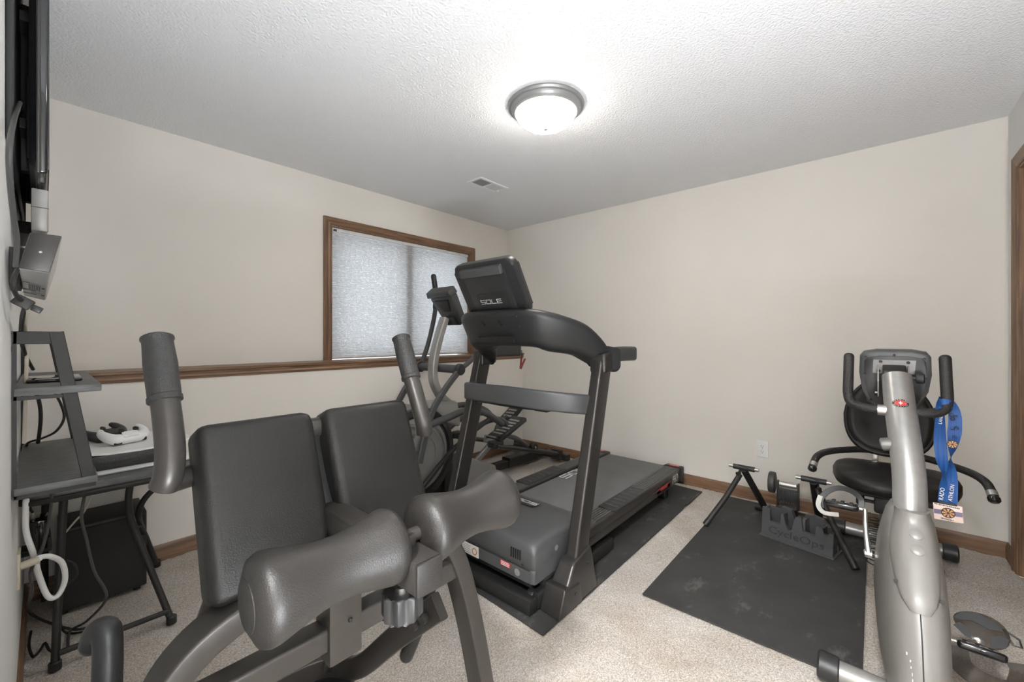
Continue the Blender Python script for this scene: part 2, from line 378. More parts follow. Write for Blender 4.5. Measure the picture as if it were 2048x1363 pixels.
obj('door_knob', lathe([(.012, 0), (.012, .03), (.024, .04), (.026, .055), (.015, .066), (0, .068)], (CX0 + .84, Y0 - .025, .95), Y, 20), 'bright_steel', d1)
struct(obj('wall_closet', box((CX0 - .1, Y0 - .80, -.05), (CX1 + .1, Y0 - .70, H)), 'wall_white', smooth=False))
b = box((CX0 - .1, Y0 - .70, -.05), (CX0, Y0 - .12, H)); box((CX1, Y0 - .70, -.05), (CX1 + .1, Y0 - .12, H), bm=b); box((CX0, Y0 - .70, CZ1 + .2), (CX1, Y0 - .12, CZ1 + .3), bm=b)
struct(obj('wall_closet_side', b, 'wall_white', smooth=False))
struct(obj('floor_closet', box((CX0 - .1, Y0 - .80, -.05), (CX1 + .1, Y0 + .01, -.010)), 'carpet', smooth=False))
tr = struct(casing('trim_2', DY0, DY1, DZ, 0, None, 'oak_v', lambda u, t, z: V3((X0 + t, u, z))))

# ------------------------------------------------------------------ ceiling fixtures
LX, LY = 1.75, 1.30
lt = thing('ceiling_light', 'round flush ceiling lamp with grey rim and glowing alabaster glass', 'lamp', (LX, LY, H - .13))
obj('rim', lathe([(.14, 0), (.196, -.001), (.201, -.010), (.196, -.018), (.184, -.020), (.182, -.030), (.172, -.040), (.163, -.046), (.157, -.044), (.150, -.03), (.14, 0)], (LX, LY, H), Z, 56, cap=False), 'lamp_metal', lt)
obj('glass_bowl', lathe([(.158, -.040), (.157, -.050), (.150, -.066), (.136, -.083), (.115, -.098), (.085, -.111), (.050, -.119), (.001, -.122)], (LX, LY, H), Z, 56, cap=False), 'alabaster_glow', lt)
obj('finial', lathe([(.001, -.133), (.008, -.132), (.012, -.127), (.012, -.122), (.006, -.119), (.001, -.119)], (LX, LY, H), Z, 20, cap=False), 'lamp_metal', lt)
hl = thing('added_hall_fill', 'added fill light on the unseen hallway ceiling, shaped as a flush round lamp', 'lamp', (-.75, 0, H - .09))  # unseen light added to fill the room through the doorway
obj('rim', lathe([(.10, 0), (.17, 0), (.17, -.02), (.15, -.03), (.1, 0)], (-.75, 0, H), Z, 32, cap=False), 'lamp_metal', hl)
obj('glass_bowl', lathe([(.15, -.025), (.14, -.05), (.10, -.075), (.05, -.085), (.001, -.088)], (-.75, 0, H), Z, 32, cap=False), 'hall_fill_glow', hl)
ULX, ULY, ULZ = .11, -.38, .44
ul = thing('added_uplight', 'added fill uplight out of view by the closet wall, shaped as a low floor lamp', 'lamp', (ULX, ULY, 0))  # added out of view to brighten the ceiling; no such lamp is known here
obj('base', lathe([(.001, .002), (.13, .002), (.135, .012), (.12, .022), (.02, .03), (.001, .03)], (ULX, ULY, 0), Z, 36), 'black_metal', ul)
obj('pole', lathe([(.011, .025), (.011, ULZ - .07)], (ULX, ULY, 0), Z, 16), 'black_metal', ul)
obj('bowl', lathe([(.02, -.085), (.06, -.08), (.12, -.045), (.155, .0), (.164, .034), (.160, .035), (.150, .002), (.118, -.038), (.06, -.068), (.02, -.072), (.02, -.085)], (ULX, ULY, ULZ), Z, 36, cap=False), 'lamp_metal', ul)
obj('light_disc', lathe([(.001, -.020), (.06, -.021), (.125, -.024), (.125, -.028), (.001, -.028)], (ULX, ULY, ULZ), Z, 32), 'uplight_fill_glow', ul)
vA, vB, vC = at(961.8, 353, z=H), at(1014.5, 376, z=H), at(932.6, 363, z=H)
vx0, vx1, vy0, vy1 = vA.x, vA.x + .31, vA.y, vA.y + .155
vt = thing('ceiling_vent', 'white rectangular air register in the ceiling near the corner', 'vent', ((vx0 + vx1) / 2, (vy0 + vy1) / 2, H - .012))
b = box((vx0, vy0, H - .006), (vx1, vy0 + .022, H + .002)); box((vx0, vy1 - .022, H - .006), (vx1, vy1, H + .002), bm=b); box((vx0, vy0 + .022, H - .006), (vx0 + .022, vy1 - .022, H + .002), bm=b); box((vx1 - .022, vy0 + .022, H - .006), (vx1, vy1 - .022, H + .002), bm=b); box(((vx0 + vx1) / 2 - .008, vy0 + .022, H - .006), ((vx0 + vx1) / 2 + .008, vy1 - .022, H + .002), bm=b)
obj('frame', b, 'white', vt)
obj('duct', box((vx0 + .02, vy0 + .02, H - .0018), (vx1 - .02, vy1 - .02, H - .0008)), 'mark_dark', vt)
for half in (0, 1):
    a0 = vx0 + .022 if half == 0 else (vx0 + vx1) / 2 + .008; a1 = (vx0 + vx1) / 2 - .008 if half == 0 else vx1 - .022
    for k in range(9):
        yy = vy0 + .03 + k * .0118
        obj('louvre', box((a0, yy - .005, H - .0042), (a1, yy + .005, H - .0032), rot=(X, math.radians(35 if half == 0 else 8))), 'white', vt)
obj('lever', box((vx1 - .018, vy1 - .07, H - .016), (vx1 - .012, vy1 - .05, H - .006)), 'white', vt)

# ------------------------------------------------------------------ outlets
def outlet(c, right, up, label):
    n = V3(right).cross(V3(up)); c = V3(c); t = thing('wall_outlet', label, 'outlet', c)
    obj('cover_plate', prism(rr2(.075, .12, .004), c, right, up, .006, .002), 'white', t)
    for s in (-1, 1):
        cc = c + V3(up) * s * .0195 + n * .006
        f = obj('socket', prism(rr2(.034, .028, .011), cc, right, up, .002), 'white', t)
        bb = nb()
        for dx, w, h in ((-.0065, .0022, .009), (.0065, .0022, .007)):
            prism([(dx - w / 2, -h / 2 + .003), (dx + w / 2, -h / 2 + .003), (dx + w / 2, h / 2 + .003), (dx - w / 2, h / 2 + .003)], cc + n * .002, right, up, .0006, bm=bb)
        prism([(.0025 * math.cos(a * .785), -.008 + .0025 * math.sin(a * .785)) for a in range(8)], cc + n * .002, right, up, .0006, bm=bb)
        obj('slot', bb, 'mark_dark', f)
    screw(c + n * .006, n, .003, 'bright_steel', t)
outlet(at(1525, 897, x=X1 - .0005), (0, -1, 0), (0, 0, 1), 'white duplex wall outlet on the beige wall above the cycling stand')

# ------------------------------------------------------------------ floor mats
def mat_sheet(x0, x1, y0, y1, skew, bumpf, name, label, notch=0):
    b = nb(); nx, ny = 90, 36; top = []; bot = []
    for i in range(nx + 1):
        rt = []; rb = []
        for j in range(ny + 1):
            x = x0 + (x1 - x0) * i / nx; y = y0 + (y1 - y0) * j / ny
            zz = bumpf(x, y)
            p = V3((x + skew * (y - y0), y, 0))
            rt.append(b.verts.new(p + Z * (.0075 + zz))); rb.append(b.verts.new(p + Z * (.001 + zz)))
        top.append(rt); bot.append(rb)
    for i in range(nx):
        for j in range(ny):
            b.faces.new((top[i][j], top[i + 1][j], top[i + 1][j + 1], top[i][j + 1])); b.faces.new((bot[i][j + 1], bot[i + 1][j + 1], bot[i + 1][j], bot[i][j]))
    for i in range(nx):
        b.faces.new((bot[i][0], bot[i + 1][0], top[i + 1][0], top[i][0])); b.faces.new((top[i][ny], top[i + 1][ny], bot[i + 1][ny], bot[i][ny]))
    for j in range(ny):
        b.faces.new((top[0][j], top[0][j + 1], bot[0][j + 1], bot[0][j])); b.faces.new((bot[nx][j], bot[nx][j + 1], top[nx][j + 1], top[nx][j]))
    return tag(obj(name, b, 'rubber_mat', sharp=50), label, 'mat', 'black rubber floor mats')
TM = .007
mat_sheet(1.345, 3.41, 1.012, 1.93, .05, lambda x, y: .016 * math.exp(-((x - 3.03 - .12 * (y - 1.0)) / .03) ** 2) * max(0, 1 - (y - 1.01) / .14), 'exercise_mat', 'black rubber mat lying under the treadmill')
mat_sheet(1.885, 3.46, .03, .822, -.02, lambda x, y: 0, 'exercise_mat', 'black rubber mat with pale dusty smudges under the cycling stand')
# dusty smudges: pale wear in the mat material
nt = MAT['rubber_mat'].node_tree; bs = nt.nodes['Principled BSDF']; lk = bs.inputs['Base Color'].links[0].from_socket
tc = nt.nodes.new('ShaderNodeTexCoord'); mp = nt.nodes.new('ShaderNodeMapping'); mp.inputs['Scale'].default_value = (1.2, 2.2, 1)
n1 = nt.nodes.new('ShaderNodeTexNoise'); n1.inputs['Scale'].default_value = 3.4; n1.inputs['Detail'].default_value = 9; n1.inputs['Roughness'].default_value = .72
rp = nt.nodes.new('ShaderNodeValToRGB'); rp.color_ramp.elements[0].position = .56; rp.color_ramp.elements[1].position = .78; rp.color_ramp.elements[1].color = (.55, .55, .55, 1)
mxn = nt.nodes.new('ShaderNodeMixRGB'); mxn.inputs['Color2'].default_value = (.26, .25, .235, 1)
nt.links.new(tc.outputs['Object'], mp.inputs[0]); nt.links.new(mp.outputs[0], n1.inputs['Vector']); nt.links.new(n1.outputs['Fac'], rp.inputs[0])
nt.links.new(rp.outputs[0], mxn.inputs['Fac']); nt.links.new(lk, mxn.inputs['Color1']); nt.links.new(mxn.outputs[0], bs.inputs['Base Color'])

# ------------------------------------------------------------------ treadmill (axis along x, user side at +x)
YC = 1.50
t = thing('treadmill', 'dark grey folding treadmill with a back-tilted screen on a rubber mat', 'treadmill', (2.3, YC, TM))
def mir(f):
    for s in (-1, 1): f(s)
# base frame
b = box((1.385, 1.115, TM + .004), (1.44, 1.885, .075), .004)
obj('front_base_bar', b, 'black', t)
def side_base(s):
    y = YC + s * .37
    obj('side_base_bar', box((1.44, y - .02, .02), (2.13, y + .02, .085), .004), 'black', t)
    obj('transport_wheel', lathe([(.012, -.018), (.036, -.018), (.039, -.012), (.039, .012), (.036, .018), (.012, .018)], (1.455, YC + s * .345, .048), Y, 24), 'black', t)
    obj('rear_foot', box((3.06, YC + s * .30 - .03, TM), (3.13, YC + s * .30 + .03, .128), .006), 'black', t)
    obj('lift_arm', sweep([(1.50, YC + s * .33, .09), (1.85, YC + s * .33, .10), (2.08, YC + s * .33, .12)], .03, .05, .004), 'black', t)
mir(side_base)
obj('gas_strut', tube([(1.5, 1.6, .08), (2.1, 1.52, .13)], .014, 10, 0), 'black', t)
obj('motor_pan', box((1.45, 1.16, .085), (2.2, 1.84, .118), .005), 'black', t)
# deck
obj('deck_board', box((1.75, 1.20, .125), (3.26, 1.80, .178), .004), 'black', t)
bl = obj('belt', box((1.80, 1.247, .150), (3.285, 1.753, .197), .022, 4), 'belt', t)
block_text('belt_lettering', .060, (2.70, 1.700, .1975), X, Y, 'mark_white', bl)
obj('rear_roller', lathe([(.02, -.26), (.026, -.255), (.026, .255), (.02, .26)], (3.268, YC, .165), Y, 24), 'black', t)
def rail(s):
    yi, yo = YC + s * .256, YC + s * .378
    lo, hi = min(yi, yo), max(yi, yo)
    r = obj('side_rail', hexa([(1.80, lo, .118), (3.27, lo, .118), (3.27, hi, .118), (1.80, hi, .118), (1.80, lo, .208), (3.27, lo, .208), (3.27, hi, .208), (1.80, hi, .208)], .010, 3), 'gun_metal', t)
    b = nb()
    for k in range(6): box((1.86, yi + s * (.014 + .016 * k) - .005, .2075), (3.21, yi + s * (.014 + .016 * k) + .005, .2102), bm=b)
    obj('rail_ridges', b, 'rail_grey', r)
    # lower lip on the outer face
    obj('rail_lip', box((1.82, yo - .006 if s < 0 else yo - .004, .120), (3.20, yo + .004 if s < 0 else yo + .006, .160), .003), 'gun_metal', r)
    e = obj('end_cap', hexa([(3.225, lo - .006, .112), (3.318, lo - .006, .060), (3.318, hi + .006, .060), (3.225, hi + .006, .112), (3.225, lo - .006, .214), (3.318, lo - .006, .206), (3.318, hi + .006, .206), (3.225, hi + .006, .214)], .012, 3), 'dark_plastic', t)
    lb = obj('warning_label', box((3.235, yo - s * .09 if s > 0 else yo + .012, .2135), (3.285, yo - .012 if s > 0 else yo + .09, .2152), rot=(Y, math.radians(4))), 'red', e)
    text('label_text', 'CAUTION', .016, (3.262, (yi + yo) / 2 + s * .012, .2156), Y, -X, 'mark_white', e)
    # ribbed foot pad
    y0, y1 = sorted((yi + s * .010, yo + s * .004))
    f = obj('foot_grip', box((2.18, y0, .207), (2.64, y1, .217), .006), 'dark_plastic', t)
    for k in range(8):
        xx = 2.235 + k * .052
        obj('rib', box((xx - .004, y0 + .014, .2165), (xx + .004, y1 - .014, .2195), .0012, 1), 'mid_plastic', f)
    return r
rr_ = rail(-1); rail(1)
yo = YC - .378 - .0045
text('model_number', 'F63', .075, (3.115, yo - .001, .158), X, Z, 'mark_white', rr_, shear=.2)
obj('red_stripe', box((2.78, yo - .0015, .136), (3.02, yo, .168)), 'dull_red', rr_)
text('stripe_text', 'TREADMILL', .028, (2.90, yo - .002, .151), X, Z, 'red', rr_, shear=.2)
# motor hood
y0, y1 = 1.128, 1.872
prof = [(1.43, .118), (1.427, .160), (1.430, .176), (1.432, .178), (1.430, .180), (1.433, .250), (1.440, .276), (1.462, .291), (1.52, .297), (1.70, .293), (1.86, .268), (1.985, .222), (2.02, .199), (2.02, .118)]
rings = []
for k, (yy, inset) in enumerate(((y0, .030), (y0 + .006, .014), (y0 + .020, .004), (y0 + .045, 0), (YC, 0), (y1 - .045, 0), (y1 - .020, .004), (y1 - .006, .014), (y1, .030))):
    rings.append([V3((x + (inset * .4 if x < 1.5 else 0), yy, z - (inset if z > .19 else 0) + (.006 if abs(yy - YC) < .2 and .2 < z else 0))) for x, z in prof])
hood = obj('motor_hood', loft(rings), 'mid_plastic', t, sharp=50)
obj('hood_badge', prism(rr2(.20, .085, .01), (1.80, YC, .2875), V3((0, 1, 0)), V3((-1, 0, .11)), .004, .001), 'dark_plastic', hood)
block_text('hood_lettering', .030, (1.80, YC, .2925), Y, (-1, 0, .11), 'mark_white', hood)
b = nb()
for k in range(5): box((1.4275, 1.205 + k * .0135, .205), (1.4325, 1.210 + k * .0135, .250), bm=b)
obj('vent_slots', b, 'black', hood)
b = nb()
for k in range(5): box((1.4275, 1.74 + k * .0135, .205), (1.4325, 1.745 + k * .0135, .250), bm=b)
obj('vent_slots', b, 'black', hood)
obj('seam', box((1.4262, 1.15, .1765), (1.4282, 1.85, .1792)), 'black', hood)
lb = obj('serial_label', box((1.4245, 1.60, .120), (1.4275, 1.645, .176)), 'white_label', hood)
obj('red_header', box((1.4238, 1.60, .158), (1.4250, 1.645, .176)), 'red', lb)
b = nb(); random.seed(3)
yy = 1.606
while yy < 1.636:
    wv = random.choice((.001, .0016, .0024)); box((1.4238, yy, .128), (1.4250, yy + wv, .150), bm=b); yy += wv + .0016
obj('barcode', b, 'mark_dark', lb)
lb = obj('rating_label', box((1.4245, 1.475, .120), (1.4275, 1.592, .174)), 'white_label', hood)
b = nb()
for k in range(5): box((1.4238, 1.53 + .006 * (k % 2), .128 + k * .009), (1.4250, 1.585, .1295 + k * .009), bm=b)
obj('print_lines', b, 'grey_cable', lb)
obj('ring_mark', lathe([(.012, 0), (.018, 0), (.018, .0015), (.012, .0015), (.012, 0)], (1.4240, 1.500, .147), -X, 20, cap=False), 'orange', lb)
lb = obj('warning_label', box((1.4250, 1.265, .148), (1.4275, 1.325, .170)), 'red', hood)
b = nb()
for k in range(3): box((1.4243, 1.270, .151 + k * .007), (1.4255, 1.32, .1535 + k * .007), bm=b)
obj('print_lines', b, 'mark_white', lb)
obj('round_seal', lathe([(.0001, 0), (.016, 0), (.016, .0015), (.0001, .0015)], (1.4272, 1.222, .147), -X, 20), 'silver', hood)
for p in ((1.432, 1.195, .190), (1.432, 1.63, .190)): screw(V3(p), -X, .005, 'black', hood)
for p in ((1.60, 1.128, .225),): obj('latch_mark', lathe([(.010, 0), (.014, .002), (.004, .004)], p, -Y, 12), 'silver', hood)
# uprights, boots
def upright(s):
    y = YC + s * .44
    obj('upright', sweep([(1.640, y, .075), (1.92, y, 1.10)], .062, .108, .014, up=(1, 0, -.27), sm=0, seg=4), 'gun_metal', t)
    w0 = .052
    bt = obj('boot', hexa([(1.455, y - w0, TM), (1.785, y - w0, TM), (1.785, y + w0, TM), (1.455, y + w0, TM), (1.585, y - .044, .190), (1.735, y - .044, .225), (1.735, y + .044, .225), (1.585, y + .044, .190)], .014, 3), 'gun_metal', t)
    b = hexa([(1.450, y - .056, TM), (1.640, y - .056, TM), (1.640, y + .056, TM), (1.450, y + .056, TM), (1.495, y - .056, .118), (1.615, y - .056, .105), (1.615, y + .056, .105), (1.495, y + .056, .118)], .010, 3)
    obj('boot_panel', b, 'gun_metal', bt)
    for p in ((1.575, .07), (1.69, .16)): screw(V3((p[0], y + s * (.057 if p[1] < .1 else .050), p[1])), Y * s, .006, 'black', bt)
    obj('pivot_bracket', box((1.50, y - s * .085 - .03, .05), (1.60, y - s * .085 + .03, .12), .006), 'black', t)
mir(upright)
# lower tray bar
zt = .893
pts = [(1.845, YC - .42, zt - .02), (1.74, YC - .37, zt - .005), (1.655, YC - .22, zt + .008), (1.63, YC, zt + .015), (1.655, YC + .22, zt + .008), (1.70, YC + .36, zt), (1.83, YC + .42, zt - .01)]
tr_ = obj('tray_bar', sweep(pts, .030, .100, .012, sm=8), 'mid_plastic', t)
b = nb()
pp = crom(pts, 8); up_ = []
outl = [(p.x + .02, p.y) for p in pp[4:-4]]
poly = outl + [(1.86, YC + .36), (1.86, YC - .36)]
prism(poly, (0, 0, .842), X, Y, .012, bm=b)
obj('tray_floor', b, 'black', tr_)
for yy in (1.25, 1.68): obj('sensor_wire_clip', box((1.69, yy, .834), (1.76, yy + .08, .842), .002), 'dark_plastic', tr_)
# console dash
pts = [(1.955, YC - .44, 1.085), (1.905, YC - .437, 1.140), (1.80, YC - .405, 1.205), (1.66, YC - .33, 1.262), (1.575, YC - .22, 1.285), (1.56, YC, 1.288), (1.575, YC + .22, 1.285), (1.66, YC + .33, 1.262), (1.80, YC + .405, 1.205), (1.905, YC + .437, 1.140), (1.955, YC + .44, 1.085)]
pts = [V3(q_) - Z * (.022 if abs(q_[1] - YC) < .4 else 0) for q_ in pts]
path = crom(pts, 8); rings = []; N = len(path)
for i, p in enumerate(path):
    tt = (path[min(i + 1, N - 1)] - path[max(i - 1, 0)]); tt.z *= .35; tt.normalize(); s_ = tt.cross(Z).normalized()
    if s_.x > 0: s_ = -s_
    f = 1 - abs(2 * i / (N - 1) - 1); f = min(1, f * 1.7)
    hh = .098 + .095 * f; dd = .10 + .12 * f
    ring = []
    for a, c in rr2(1, 1, .22, 4):
        u = (a - .5) * dd + .03; v = c * hh
        u -= (.5 - c) * .075 * f * (1 if a > 0 else .3)     # front face slopes back towards its lower edge
        ring.append(p + s_ * u + Z * v)
    rings.append(ring)
dash = obj('console_dash', loft(rings), 'dark_plastic', t, sharp=60)
obj('dash_inset', box((1.548, YC - .15, 1.190), (1.56, YC + .10, 1.222), .004, rot=(Y, -.35)), 'black', dash)
for dy in (.06, -.06): obj('vent_slot', box((1.522, YC + dy - .035, 1.285), (1.53, YC + dy + .0, 1.291), rot=(X, math.radians(40))), 'black', dash)
for dy, dz in ((-.18, 1.318), (.02, 1.32), (.2, 1.30), (-.2, 1.27)): screw(V3((1.53 + .03 * abs(dy), YC + dy, dz)), -X, .005, 'black', dash)
def hand(s):
    y = YC + s * .44
    obj('upright_bracket', hexa([(1.862, y - .048, 1.030), (2.005, y - .048, 1.045), (2.005, y + .048, 1.045), (1.862, y + .048, 1.030), (1.865, y - .045, 1.130), (2.02, y - .045, 1.165), (2.02, y + .045, 1.165), (1.865, y + .045, 1.130)], .018, 3), 'gun_metal', t)
    g_ = obj('handlebar', sweep([(1.98, y, 1.120), (2.12, y, 1.125), (2.28, y, 1.122)], .046, .082, .018, sm=3, seg=4), 'dark_plastic', t)
mir(hand)
# screen (leans away from the user)
sc = V3((1.553, YC, 1.475)); uz = V3((1.479 - 1.626, 0, .255)).normalized(); uy = -Y; nx_ = uy.cross(uz)
def scr(u, v, w_): return sc + uy * u + uz * v + nx_ * w_
o_ = []
scb = prism(rr2(.425, .305, .042, 6), sc - nx_ * .022, uy, uz, .048, .014, 3)
scr_o = obj('screen', scb, 'dark_plastic', t, sharp=50)
obj('back_panel', prism(rr2(.30, .255, .02, 4), scr(0, -.012, .0255), uy, uz, .006, .003), 'console_dark', scr_o)
obj('screen_hood', hexa([scr(-.15, .085, .024), scr(.14, .085, .024), scr(.14, .085, .05), scr(-.15, .085, .05), scr(-.15, .132, .024), scr(.14, .132, .024), scr(.14, .125, .045), scr(-.15, .125, .045)], .004), 'mid_plastic', scr_o)
obj('access_panel', prism(rr2(.22, .115, .02, 4), scr(0, -.072, .031), uy, uz, .002, .001), 'dark_plastic', scr_o)
block_text('maker_lettering', .0215, scr(-.012, -.062, .0336), uy, uz, 'mark_white', scr_o)
obj('neck', box((1.60, YC - .12, 1.325), (1.69, YC + .12, 1.39), .012), 'black', t)
for u, v in ((.19, .10), (.19, -.10), (-.19, .08), (-.19, -.11), (.17, .03)): screw(scr(u, v, .026), nx_, .004, 'black', scr_o)
# red safety key clip hanging off the left handle
kp = at(1043, 700, y=YC + .44)
cl = obj('safety_cord', tube([kp, kp + V3((.0, -.003, -.03)), kp + V3((.002, 0, -.06))], .003, 6), 'black', t)
obj('safety_clip', sweep([kp + V3((0, 0, -.055)), kp + V3((-.006, 0, -.09)), kp + V3((-.012, 0, -.135))], .010, .014, .002, up=(1, 0, 0)), 'dull_red', cl)
obj('clip_jaw', sweep([kp + V3((.030, -.01, -.062)), kp + V3((.014, 0, -.10)), kp + V3((-.008, 0, -.135))], .010, .012, .002, up=(1, 0, 0)), 'dull_red', cl)

# ------------------------------------------------------------------ elliptical trainer (behind the treadmill)
EY = 2.567
e = thing('elliptical_trainer', 'grey elliptical trainer in the corner below the window behind the treadmill', 'elliptical trainer', (2.4, EY, 0))
DX, DZ_ = 1.743, .385
def outl(rad, x_off=0, n=28):
    return [(rad * math.cos(2 * math.pi * k / n), rad * math.sin(2 * math.pi * k / n)) for k in range(n)]
# housing: round silver body, dark side covers
b = prism(outl(.335, n=40), (DX, 2.735, DZ_), X, Z, .30, .02, 3)
hs = obj('flywheel_housing', b, 'disc_grey', e)
b = prism([(-.30, -.375), (.34, -.375), (.30, -.10), (.22, .20), (-.2, .2)], (DX, 2.70, DZ_), X, Z, .24, .012)
obj('housing_foot', b, 'dark_plastic', hs)
obj('mast_cowl', hexa([(1.86, 2.46, .62), (2.20, 2.46, .50), (2.20, 2.68, .50), (1.86, 2.68, .62), (1.90, 2.48, .735), (2.20, 2.50, .705), (2.20, 2.64, .705), (1.90, 2.66, .735)], .03, 4), 'silver_plastic', hs)
for s, yy in ((-1, 2.432), (1, 2.735)):
    ob_ = obj('side_cover', lathe([(.10, 0), (.325, 0), (.335, .010), (.325, .022), (.285, .026), (.280, .012), (.10, .012), (.10, 0)], (DX, yy, DZ_), Y * s, 48, cap=False), 'dark_plastic', hs)
    disc = obj('crank_disc', lathe([(.001, .030), (.02, .032), (.14, .034), (.142, .030), (.145, .034), (.205, .031), (.21, .024), (.222, .022), (.224, .026), (.232, .022), (.234, .026), (.244, .020), (.262, .018), (.264, .010), (.26, .004)], (DX, yy, DZ_), Y * s, 56), 'disc_grey', e)
b = prism([(-.02, 0), (.16, 0), (.03, .26), (-.02, .26)], (2.02, 2.452, .03), X, Z, .02, .004)
fp = obj('foot_panel', b, 'dark_plastic', hs)
text('foot_lettering', 'SOLE', .018, (2.06, 2.431, .07), X, Z, 'mark_white', fp)
bd = obj('side_lettering', box((2.02, 2.404, .60), (2.05, 2.407, .612)), 'mark_white', hs)
# mast bowing forward, cross tube, console
mp_ = [at(889, 636, y=EY), at(877, 675, y=EY), at(867, 722, y=EY), at(867, 760, y=EY), at(880, 790, y=EY), at(897, 806, y=EY)]
obj('mast', sweep(mp_, .075, .055, .016, up=(1, 0, .1), sm=6, seg=4), 'silver', e)
obj('cross_tube', lathe([(.02, -.235), (.030, -.232), (.032, -.22), (.032, .22), (.030, .232), (.02, .235)], (2.055, EY, .975), Y, 24), 'mid_plastic', e)
for s in (-1, 1): obj('pivot_cap', lathe([(.035, 0), (.044, .004), (.044, .030), (.036, .040), (.012, .041), (.010, .036), (.001, .036)], (2.055, EY + s * .225, .975), Y * s, 24), 'dark_plastic', e)
cu = V3((2.16, EY, 1.455)); uz_ = V3((-.66, 0, 1)).normalized(); uy_ = -Y; un = uy_.cross(uz_)
def cpt(u, v, w_): return cu + uy_ * u + uz_ * v + un * w_
con = obj('console', prism([(-.135, .10), (-.12, .13), (.12, .13), (.135, .10), (.10, -.13), (.07, -.15), (-.07, -.15), (-.10, -.13)], cpt(0, 0, -.03), uy_, uz_, .07, .016, 3), 'mid_plastic', e)
obj('console_head', hexa([cpt(-.15, .115, -.03), cpt(.15, .115, -.03), cpt(.15, .115, .055), cpt(-.15, .115, .055), cpt(-.14, .175, -.03), cpt(.14, .175, -.03), cpt(.14, .165, .05), cpt(-.14, .165, .05)], .012), 'mid_plastic', con)
obj('speaker_boss', hexa([cpt(-.08, .05, .035), cpt(.08, .05, .035), cpt(.05, -.02, .04), cpt(-.05, -.02, .04), cpt(-.085, .09, .035), cpt(.085, .09, .035), cpt(.08, .09, .06), cpt(-.08, .09, .06)], .005), 'dark_plastic', con)
obj('console_bracket', box(cpt(0, -.10, .05) - V3((.03, .055, .03)), cpt(0, -.10, .05) + V3((.03, .055, .03)), .006), 'dark_plastic', con)
for u in (-.12, .12): screw(cpt(u, .14, .055), un, .006, 'black', con)
# moving arms
for s in (-1, 1):
    yy = EY + s * .245
    if s > 0:
        up_pts = [(2.055, yy, .975), (2.13, yy, 1.15), (2.20, yy, 1.40), (2.215, yy, 1.58), (2.19, yy, 1.735)]
        lo_pts = [(2.055, yy, .975), (1.93, yy, .83), (1.82, yy, .66), (1.74, yy, .45), (1.72, yy, .34)]
    else:
        up_pts = [(2.055, yy, .975), (2.20, yy, 1.06), (2.36, yy, 1.20), (2.44, yy, 1.42), (2.42, yy, 1.56)]
        lo_pts = [(2.055, yy, .975), (1.92, yy, .85), (1.80, yy, .70), (1.73, yy, .52), (1.69, yy, .36)]
    a = obj('moving_arm', tube(up_pts, .019, 14), 'mid_plastic', e)
    P = crom(up_pts, 6)
    obj('arm_grip', tube([P[-11], P[-7], P[-1]], .023, 14, 4, round_end=True), 'dark_plastic', a)
    obj('lower_arm', sweep(lo_pts, .028, .048, .010, up=(1, 0, 0), seg=3), 'mid_plastic', e)
